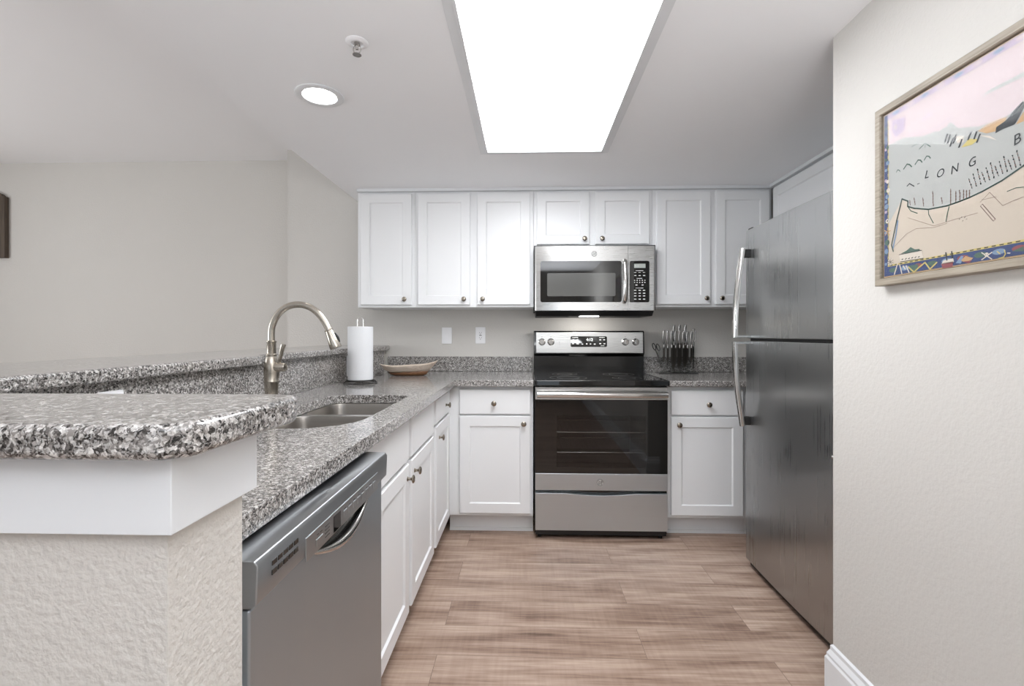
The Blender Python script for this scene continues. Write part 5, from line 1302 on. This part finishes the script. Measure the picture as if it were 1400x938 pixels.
stroke([(1.0340, 1.6410), (1.0310, 1.6410)], 0.0007, 'map_brown_ink', 5)
stroke([(1.0290, 1.6410), (1.0250, 1.6410)], 0.0007, 'map_brown_ink', 5)
stroke([(1.0240, 1.6410), (1.0210, 1.6410)], 0.0007, 'map_brown_ink', 5)
stroke([(1.0190, 1.6410), (1.0170, 1.6410)], 0.0007, 'map_brown_ink', 5)
stroke([(1.0140, 1.6410), (1.0110, 1.6410)], 0.0007, 'map_brown_ink', 5)
stroke([(1.0100, 1.6410), (1.0070, 1.6410)], 0.0007, 'map_brown_ink', 5)
stroke([(1.0050, 1.6410), (1.0030, 1.6410)], 0.0007, 'map_brown_ink', 5)
stroke([(1.0000, 1.6410), (0.9970, 1.6410)], 0.0007, 'map_brown_ink', 5)
stroke([(0.9960, 1.6410), (0.9930, 1.6410)], 0.0007, 'map_brown_ink', 5)
stroke([(0.9910, 1.6410), (0.9890, 1.6410)], 0.0007, 'map_brown_ink', 5)
stroke([(0.9870, 1.6410), (0.9830, 1.6410)], 0.0007, 'map_brown_ink', 5)
stroke([(0.9820, 1.6410), (0.9800, 1.6410)], 0.0007, 'map_brown_ink', 5)
stroke([(0.9780, 1.6410), (0.9760, 1.6410)], 0.0007, 'map_brown_ink', 5)
stroke([(0.9730, 1.6410), (0.9700, 1.6410)], 0.0007, 'map_brown_ink', 5)
stroke([(0.9690, 1.6410), (0.9670, 1.6410)], 0.0007, 'map_brown_ink', 5)
stroke([(0.9650, 1.6410), (0.9630, 1.6410)], 0.0007, 'map_brown_ink', 5)
stroke([(0.9610, 1.6410), (0.9570, 1.6410)], 0.0007, 'map_brown_ink', 5)
stroke([(0.9560, 1.6410), (0.9540, 1.6410)], 0.0007, 'map_brown_ink', 5)
stroke([(1.0750, 1.6320), (1.0720, 1.6320)], 0.0007, 'map_brown_ink', 5)
stroke([(1.0690, 1.6320), (1.0650, 1.6320)], 0.0007, 'map_brown_ink', 5)
stroke([(1.0640, 1.6320), (1.0610, 1.6320)], 0.0007, 'map_brown_ink', 5)
stroke([(1.0590, 1.6320), (1.0560, 1.6320)], 0.0007, 'map_brown_ink', 5)
stroke([(1.0540, 1.6320), (1.0500, 1.6320)], 0.0007, 'map_brown_ink', 5)
stroke([(1.0490, 1.6320), (1.0460, 1.6320)], 0.0007, 'map_brown_ink', 5)
stroke([(1.0440, 1.6320), (1.0410, 1.6320)], 0.0007, 'map_brown_ink', 5)
stroke([(1.0390, 1.6320), (1.0350, 1.6320)], 0.0007, 'map_brown_ink', 5)
stroke([(1.0340, 1.6320), (1.0310, 1.6320)], 0.0007, 'map_brown_ink', 5)
stroke([(1.0290, 1.6320), (1.0270, 1.6320)], 0.0007, 'map_brown_ink', 5)
stroke([(1.0240, 1.6320), (1.0200, 1.6320)], 0.0007, 'map_brown_ink', 5)
stroke([(1.0190, 1.6320), (1.0160, 1.6330)], 0.0007, 'map_brown_ink', 5)
stroke([(1.0140, 1.6330), (1.0120, 1.6330)], 0.0007, 'map_brown_ink', 5)
stroke([(1.0100, 1.6330), (1.0060, 1.6330)], 0.0007, 'map_brown_ink', 5)
stroke([(1.0050, 1.6330), (1.0020, 1.6330)], 0.0007, 'map_brown_ink', 5)
stroke([(1.0000, 1.6330), (0.9980, 1.6330)], 0.0007, 'map_brown_ink', 5)
stroke([(0.9960, 1.6330), (0.9920, 1.6330)], 0.0007, 'map_brown_ink', 5)
stroke([(0.9910, 1.6330), (0.9890, 1.6330)], 0.0007, 'map_brown_ink', 5)
stroke([(0.9870, 1.6330), (0.9850, 1.6330)], 0.0007, 'map_brown_ink', 5)
stroke([(0.9820, 1.6330), (0.9790, 1.6330)], 0.0007, 'map_brown_ink', 5)
stroke([(0.9780, 1.6330), (0.9750, 1.6330)], 0.0007, 'map_brown_ink', 5)
stroke([(0.9730, 1.6330), (0.9720, 1.6330)], 0.0007, 'map_brown_ink', 5)
stroke([(0.9690, 1.6330), (0.9660, 1.6330)], 0.0007, 'map_brown_ink', 5)
stroke([(0.9650, 1.6330), (0.9620, 1.6330)], 0.0007, 'map_brown_ink', 5)
stroke([(0.9610, 1.6330), (0.9590, 1.6330)], 0.0007, 'map_brown_ink', 5)
stroke([(0.9560, 1.6330), (0.9530, 1.6330)], 0.0007, 'map_brown_ink', 5)
stroke([(1.0750, 1.6230), (1.0710, 1.6230)], 0.0007, 'map_brown_ink', 5)
stroke([(1.0690, 1.6230), (1.0670, 1.6230)], 0.0007, 'map_brown_ink', 5)
stroke([(1.0640, 1.6230), (1.0600, 1.6230)], 0.0007, 'map_brown_ink', 5)
stroke([(1.0590, 1.6230), (1.0560, 1.6230)], 0.0007, 'map_brown_ink', 5)
stroke([(1.0540, 1.6240), (1.0510, 1.6240)], 0.0007, 'map_brown_ink', 5)
stroke([(1.0490, 1.6240), (1.0450, 1.6240)], 0.0007, 'map_brown_ink', 5)
stroke([(1.0440, 1.6240), (1.0410, 1.6240)], 0.0007, 'map_brown_ink', 5)
stroke([(1.0390, 1.6240), (1.0360, 1.6240)], 0.0007, 'map_brown_ink', 5)
stroke([(1.0340, 1.6240), (1.0300, 1.6240)], 0.0007, 'map_brown_ink', 5)
stroke([(1.0290, 1.6240), (1.0260, 1.6240)], 0.0007, 'map_brown_ink', 5)
stroke([(1.0240, 1.6240), (1.0220, 1.6240)], 0.0007, 'map_brown_ink', 5)
stroke([(1.0190, 1.6240), (1.0150, 1.6240)], 0.0007, 'map_brown_ink', 5)
stroke([(1.0140, 1.6240), (1.0110, 1.6240)], 0.0007, 'map_brown_ink', 5)
stroke([(1.0100, 1.6240), (1.0070, 1.6240)], 0.0007, 'map_brown_ink', 5)
stroke([(1.0050, 1.6250), (1.0010, 1.6250)], 0.0007, 'map_brown_ink', 5)
stroke([(1.0000, 1.6250), (0.9980, 1.6250)], 0.0007, 'map_brown_ink', 5)
stroke([(0.9960, 1.6250), (0.9940, 1.6250)], 0.0007, 'map_brown_ink', 5)
stroke([(0.9910, 1.6250), (0.9880, 1.6250)], 0.0007, 'map_brown_ink', 5)
stroke([(0.9870, 1.6250), (0.9840, 1.6250)], 0.0007, 'map_brown_ink', 5)
stroke([(0.9820, 1.6250), (0.9800, 1.6250)], 0.0007, 'map_brown_ink', 5)
stroke([(0.9780, 1.6250), (0.9750, 1.6250)], 0.0007, 'map_brown_ink', 5)
stroke([(0.9730, 1.6250), (0.9710, 1.6250)], 0.0007, 'map_brown_ink', 5)
stroke([(0.9690, 1.6250), (0.9670, 1.6250)], 0.0007, 'map_brown_ink', 5)
stroke([(0.9650, 1.6250), (0.9620, 1.6250)], 0.0007, 'map_brown_ink', 5)
stroke([(0.9610, 1.6250), (0.9580, 1.6260)], 0.0007, 'map_brown_ink', 5)
stroke([(0.9560, 1.6260), (0.9550, 1.6260)], 0.0007, 'map_brown_ink', 5)
stroke([(1.0750, 1.6140), (1.0710, 1.6140)], 0.0007, 'map_brown_ink', 5)
stroke([(1.0690, 1.6150), (1.0660, 1.6150)], 0.0007, 'map_brown_ink', 5)
stroke([(1.0640, 1.6150), (1.0620, 1.6150)], 0.0007, 'map_brown_ink', 5)
stroke([(1.0590, 1.6150), (1.0550, 1.6150)], 0.0007, 'map_brown_ink', 5)
stroke([(1.0540, 1.6150), (1.0510, 1.6150)], 0.0007, 'map_brown_ink', 5)
stroke([(1.0490, 1.6150), (1.0460, 1.6150)], 0.0007, 'map_brown_ink', 5)
stroke([(1.0440, 1.6150), (1.0400, 1.6150)], 0.0007, 'map_brown_ink', 5)
stroke([(1.0390, 1.6150), (1.0360, 1.6160)], 0.0007, 'map_brown_ink', 5)
stroke([(1.0340, 1.6160), (1.0310, 1.6160)], 0.0007, 'map_brown_ink', 5)
stroke([(1.0290, 1.6160), (1.0250, 1.6160)], 0.0007, 'map_brown_ink', 5)
stroke([(1.0240, 1.6160), (1.0210, 1.6160)], 0.0007, 'map_brown_ink', 5)
stroke([(1.0190, 1.6160), (1.0170, 1.6160)], 0.0007, 'map_brown_ink', 5)
stroke([(1.0140, 1.6160), (1.0110, 1.6160)], 0.0007, 'map_brown_ink', 5)
stroke([(1.0100, 1.6160), (1.0070, 1.6160)], 0.0007, 'map_brown_ink', 5)
stroke([(1.0050, 1.6160), (1.0030, 1.6160)], 0.0007, 'map_brown_ink', 5)
stroke([(1.0000, 1.6170), (0.9970, 1.6170)], 0.0007, 'map_brown_ink', 5)
stroke([(0.9960, 1.6170), (0.9930, 1.6170)], 0.0007, 'map_brown_ink', 5)
stroke([(0.9910, 1.6170), (0.9890, 1.6170)], 0.0007, 'map_brown_ink', 5)
stroke([(0.9870, 1.6170), (0.9830, 1.6170)], 0.0007, 'map_brown_ink', 5)
stroke([(0.9820, 1.6170), (0.9800, 1.6170)], 0.0007, 'map_brown_ink', 5)
stroke([(0.9780, 1.6170), (0.9760, 1.6170)], 0.0007, 'map_brown_ink', 5)
stroke([(0.9730, 1.6170), (0.9700, 1.6170)], 0.0007, 'map_brown_ink', 5)
stroke([(0.9690, 1.6170), (0.9670, 1.6180)], 0.0007, 'map_brown_ink', 5)
stroke([(0.9650, 1.6180), (0.9630, 1.6180)], 0.0007, 'map_brown_ink', 5)
stroke([(0.9610, 1.6180), (0.9570, 1.6180)], 0.0007, 'map_brown_ink', 5)
stroke([(0.9560, 1.6180), (0.9540, 1.6180)], 0.0007, 'map_brown_ink', 5)
stroke([(1.1870, 1.7000), (1.1780, 1.7060)], 0.003, 'map_lilac', 5)
stroke([(1.1780, 1.7030), (1.1690, 1.7100)], 0.003, 'map_lilac', 5)
stroke([(1.1690, 1.7030), (1.1590, 1.7090)], 0.003, 'map_lilac', 5)
poly([(1.1140, 1.6690), (1.0920, 1.6420), (1.0400, 1.6230), (0.9830, 1.6190), (0.9510, 1.6320), (0.9510, 1.6810), (1.0760, 1.6860)], 'map_glare_pink', 2.6)  # reflection tint painted behind the handwriting
poly([(1.2760, 1.6950), (1.1860, 1.6630), (1.1190, 1.6570), (1.1030, 1.7040), (1.2760, 1.7420)], 'map_glare_pink', 2.3)  # reflection tint painted over the upper left of the sea
poly([(1.2830, 1.7450), (1.2390, 1.7340), (1.2430, 1.7020), (1.2700, 1.6950), (1.2830, 1.7160)], 'map_lilac', 6)
stroke([(1.2770, 1.7230), (1.2660, 1.7220)], 0.0035, 'map_cream', 7)
stroke([(1.2720, 1.7290), (1.2710, 1.7160)], 0.0035, 'map_cream', 7)
stroke([(1.2320, 1.6840), (1.1490, 1.6670), (1.1080, 1.6740)], 0.0009, 'map_lilac', 5)
disc(1.2980, 1.6380, 0.006, 'map_light_blue', 7)
disc(1.2980, 1.5880, 0.005, 'map_cream', 7)
disc(1.2960, 1.5640, 0.006, 'map_cream', 7)
disc(1.2990, 1.6790, 0.005, 'map_green', 7)
disc(1.3000, 1.5480, 0.006, 'map_light_blue', 7)
disc(1.3020, 1.5220, 0.007, 'map_light_blue', 7)
disc(1.2990, 1.4830, 0.006, 'map_cream', 7)
disc(1.2990, 1.4830, 0.002, 'map_ink', 8)
disc(1.3000, 1.4250, 0.008, 'map_green', 7)
disc(1.3020, 1.4020, 0.007, 'map_light_blue', 7)
stroke([(1.2990, 1.4540), (1.2990, 1.4650)], 0.0022, 'map_orange', 7)
stroke([(1.2990, 1.4540), (1.3100, 1.4600)], 0.0022, 'map_orange', 7)
stroke([(1.2990, 1.4540), (1.3060, 1.4460)], 0.0022, 'map_orange', 7)
stroke([(1.2990, 1.4540), (1.2920, 1.4440)], 0.0022, 'map_orange', 7)
stroke([(1.2990, 1.4540), (1.2880, 1.4550)], 0.0022, 'map_orange', 7)
disc(1.2890, 1.3720, 0.0095, 'map_cream', 7)
disc(1.2890, 1.3720, 0.008, 'map_paper', 8)
stroke([(1.3000, 1.3760), (1.2780, 1.3680)], 0.001, 'map_ink', 9)
stroke([(1.2950, 1.3820), (1.2820, 1.3620)], 0.001, 'map_ink', 9)
stroke([(1.2860, 1.3820), (1.2910, 1.3610)], 0.001, 'map_ink', 9)
stroke([(1.2790, 1.3760), (1.2980, 1.3670)], 0.001, 'map_ink', 9)
stroke([(1.2640, 1.3640), (1.2750, 1.3370)], 0.0032, 'map_cream', 8)
stroke([(1.2570, 1.3600), (1.2500, 1.3360)], 0.0032, 'map_cream', 8)
stroke([(1.2460, 1.3550), (1.2390, 1.3460)], 0.0032, 'map_cream', 8)
stroke([(1.2360, 1.3540), (1.2270, 1.3360)], 0.0032, 'map_cream', 8)
poly([(1.2590, 1.3860), (1.1890, 1.3860), (1.1840, 1.3650), (1.2550, 1.3670)], 'map_cream', 7)
stroke([(1.2590, 1.3860), (1.1890, 1.3850)], 0.0016, 'map_ink', 8)
stroke([(1.2550, 1.3670), (1.1840, 1.3650)], 0.0016, 'map_ink', 8)
stroke([(1.2500, 1.3720), (1.2460, 1.3730)], 0.0022, 'map_ink', 9)
stroke([(1.2390, 1.3710), (1.2350, 1.3730)], 0.0022, 'map_ink', 9)
stroke([(1.2290, 1.3710), (1.2250, 1.3720)], 0.0022, 'map_ink', 9)
stroke([(1.2190, 1.3710), (1.2150, 1.3720)], 0.0022, 'map_ink', 9)
stroke([(1.2090, 1.3700), (1.2050, 1.3720)], 0.0022, 'map_ink', 9)
stroke([(1.1990, 1.3700), (1.1950, 1.3710)], 0.0022, 'map_ink', 9)
poly([(1.2540, 1.3880), (1.2360, 1.3920), (1.2220, 1.3990), (1.2090, 1.3910), (1.1960, 1.3900), (1.1940, 1.3860), (1.2220, 1.3850)], 'map_green', 8)
stroke([(1.2290, 1.3500), (1.2120, 1.3350), (1.1960, 1.3450), (1.1790, 1.3540), (1.1650, 1.3360), (1.1460, 1.3490)], 0.0035, 'map_yellow', 8)
poly([(1.2290, 1.3530), (1.1990, 1.3530), (1.2020, 1.3360), (1.2220, 1.3350)], 'map_green', 7)
poly([(1.1340, 1.3440), (1.1030, 1.3450), (1.1050, 1.3330), (1.1310, 1.3330)], 'map_red', 8)
poly([(1.1280, 1.3510), (1.1030, 1.3520), (1.1010, 1.3430), (1.1340, 1.3430)], 'map_cream', 8)
stroke([(1.1220, 1.3680), (1.1190, 1.3500)], 0.003, 'map_ink', 9)
stroke([(1.1070, 1.3680), (1.1050, 1.3530)], 0.003, 'map_ink', 9)
poly([(1.0840, 1.3440), (1.0730, 1.3520), (1.0550, 1.3450), (1.0600, 1.3410), (1.0760, 1.3390)], 'map_orange', 8)
poly([(1.0810, 1.3410), (1.0580, 1.3400), (1.0650, 1.3350)], 'map_red', 9)
disc(1.0250, 1.3470, 0.0045, 'map_cream', 9)
stroke([(1.0360, 1.3530), (1.0140, 1.3360)], 0.0022, 'map_cream', 8)
stroke([(1.0360, 1.3380), (1.0140, 1.3500)], 0.0022, 'map_cream', 8)
disc(1.0270, 1.3470, 0.0009, 'map_ink', 10)
disc(1.0230, 1.3470, 0.0009, 'map_ink', 10)
stroke([(0.9880, 1.3500), (0.9860, 1.3420), (0.9900, 1.3360), (1.0000, 1.3350)], 0.0024, 'map_yellow', 8)
stroke([(1.0030, 1.3500), (0.9970, 1.3440)], 0.0022, 'map_yellow', 8)
stroke([(0.9820, 1.3430), (0.9770, 1.3420)], 0.002, 'map_cream', 8)
poly([(1.0970, 1.3400), (1.0840, 1.3540), (1.0780, 1.3530), (1.0840, 1.3370)], 'map_light_blue', 7)
poly([(0.9740, 1.3450), (0.9510, 1.3510), (0.9510, 1.3410)], 'map_green', 7)
letter('A', 0.86, 1.74, .024, 10); letter('Y', 0.76, 1.745, .024, 8)
bmesh.ops.translate(bm, verts=bm.verts, vec=(-0.010, 0, 0))
bmesh.ops.recalc_face_normals(bm, faces=[])
obj('map_print', bm, MM, t)
obj('backing', B(0.9665, 0.9845, PY1+0.021, PY0-0.021, PZ0+0.021, PZ1-0.021), M['card'], t)
obj('glass', B(0.9625, 0.9632, PY1+0.0215, PY0-0.0215, PZ0+0.0215, PZ1-0.0215), M['pic_glass'], t)

# ------------------------------------------------------------------ small framed picture on the dining wall, at the left edge
t = thing('picture_frame', 'dark wooden frame with a curved top on the dining wall, at the left edge', 'picture', (-4.29, 3.60, 2.01))
fx0, fx1, fz0, fz1 = -4.53, -4.062, 1.777, 2.254
bm = NB()
box(bm, fx1-0.045, fx1, 3.565, 3.599, fz0, fz1); box(bm, fx0, fx0+0.045, 3.565, 3.599, fz0, fz1)
box(bm, fx0+0.045, fx1-0.045, 3.565, 3.599, fz0, fz0+0.045); box(bm, fx0+0.045, fx1-0.045, 3.565, 3.599, fz1-0.045, fz1)
xc = (fx0+fx1)/2; hw2 = (fx1-fx0)/2-0.02
prism_axis(bm, [(xc-hw2, fz1)]+[(xc-hw2*cos(pi*k/14), fz1+0.055*sin(pi*k/14)) for k in range(1, 14)]+[(xc+hw2, fz1)], 3.570, 3.599, 1)
obj('frame', bm, M['frame2'], t, bev=0.004)
obj('canvas', B(fx0+0.044, fx1-0.044, 3.582, 3.590, fz0+0.044, fz1-0.044), pbr('tan_canvas', rgb(206, 184, 160), 0.7, var=0.08), t)
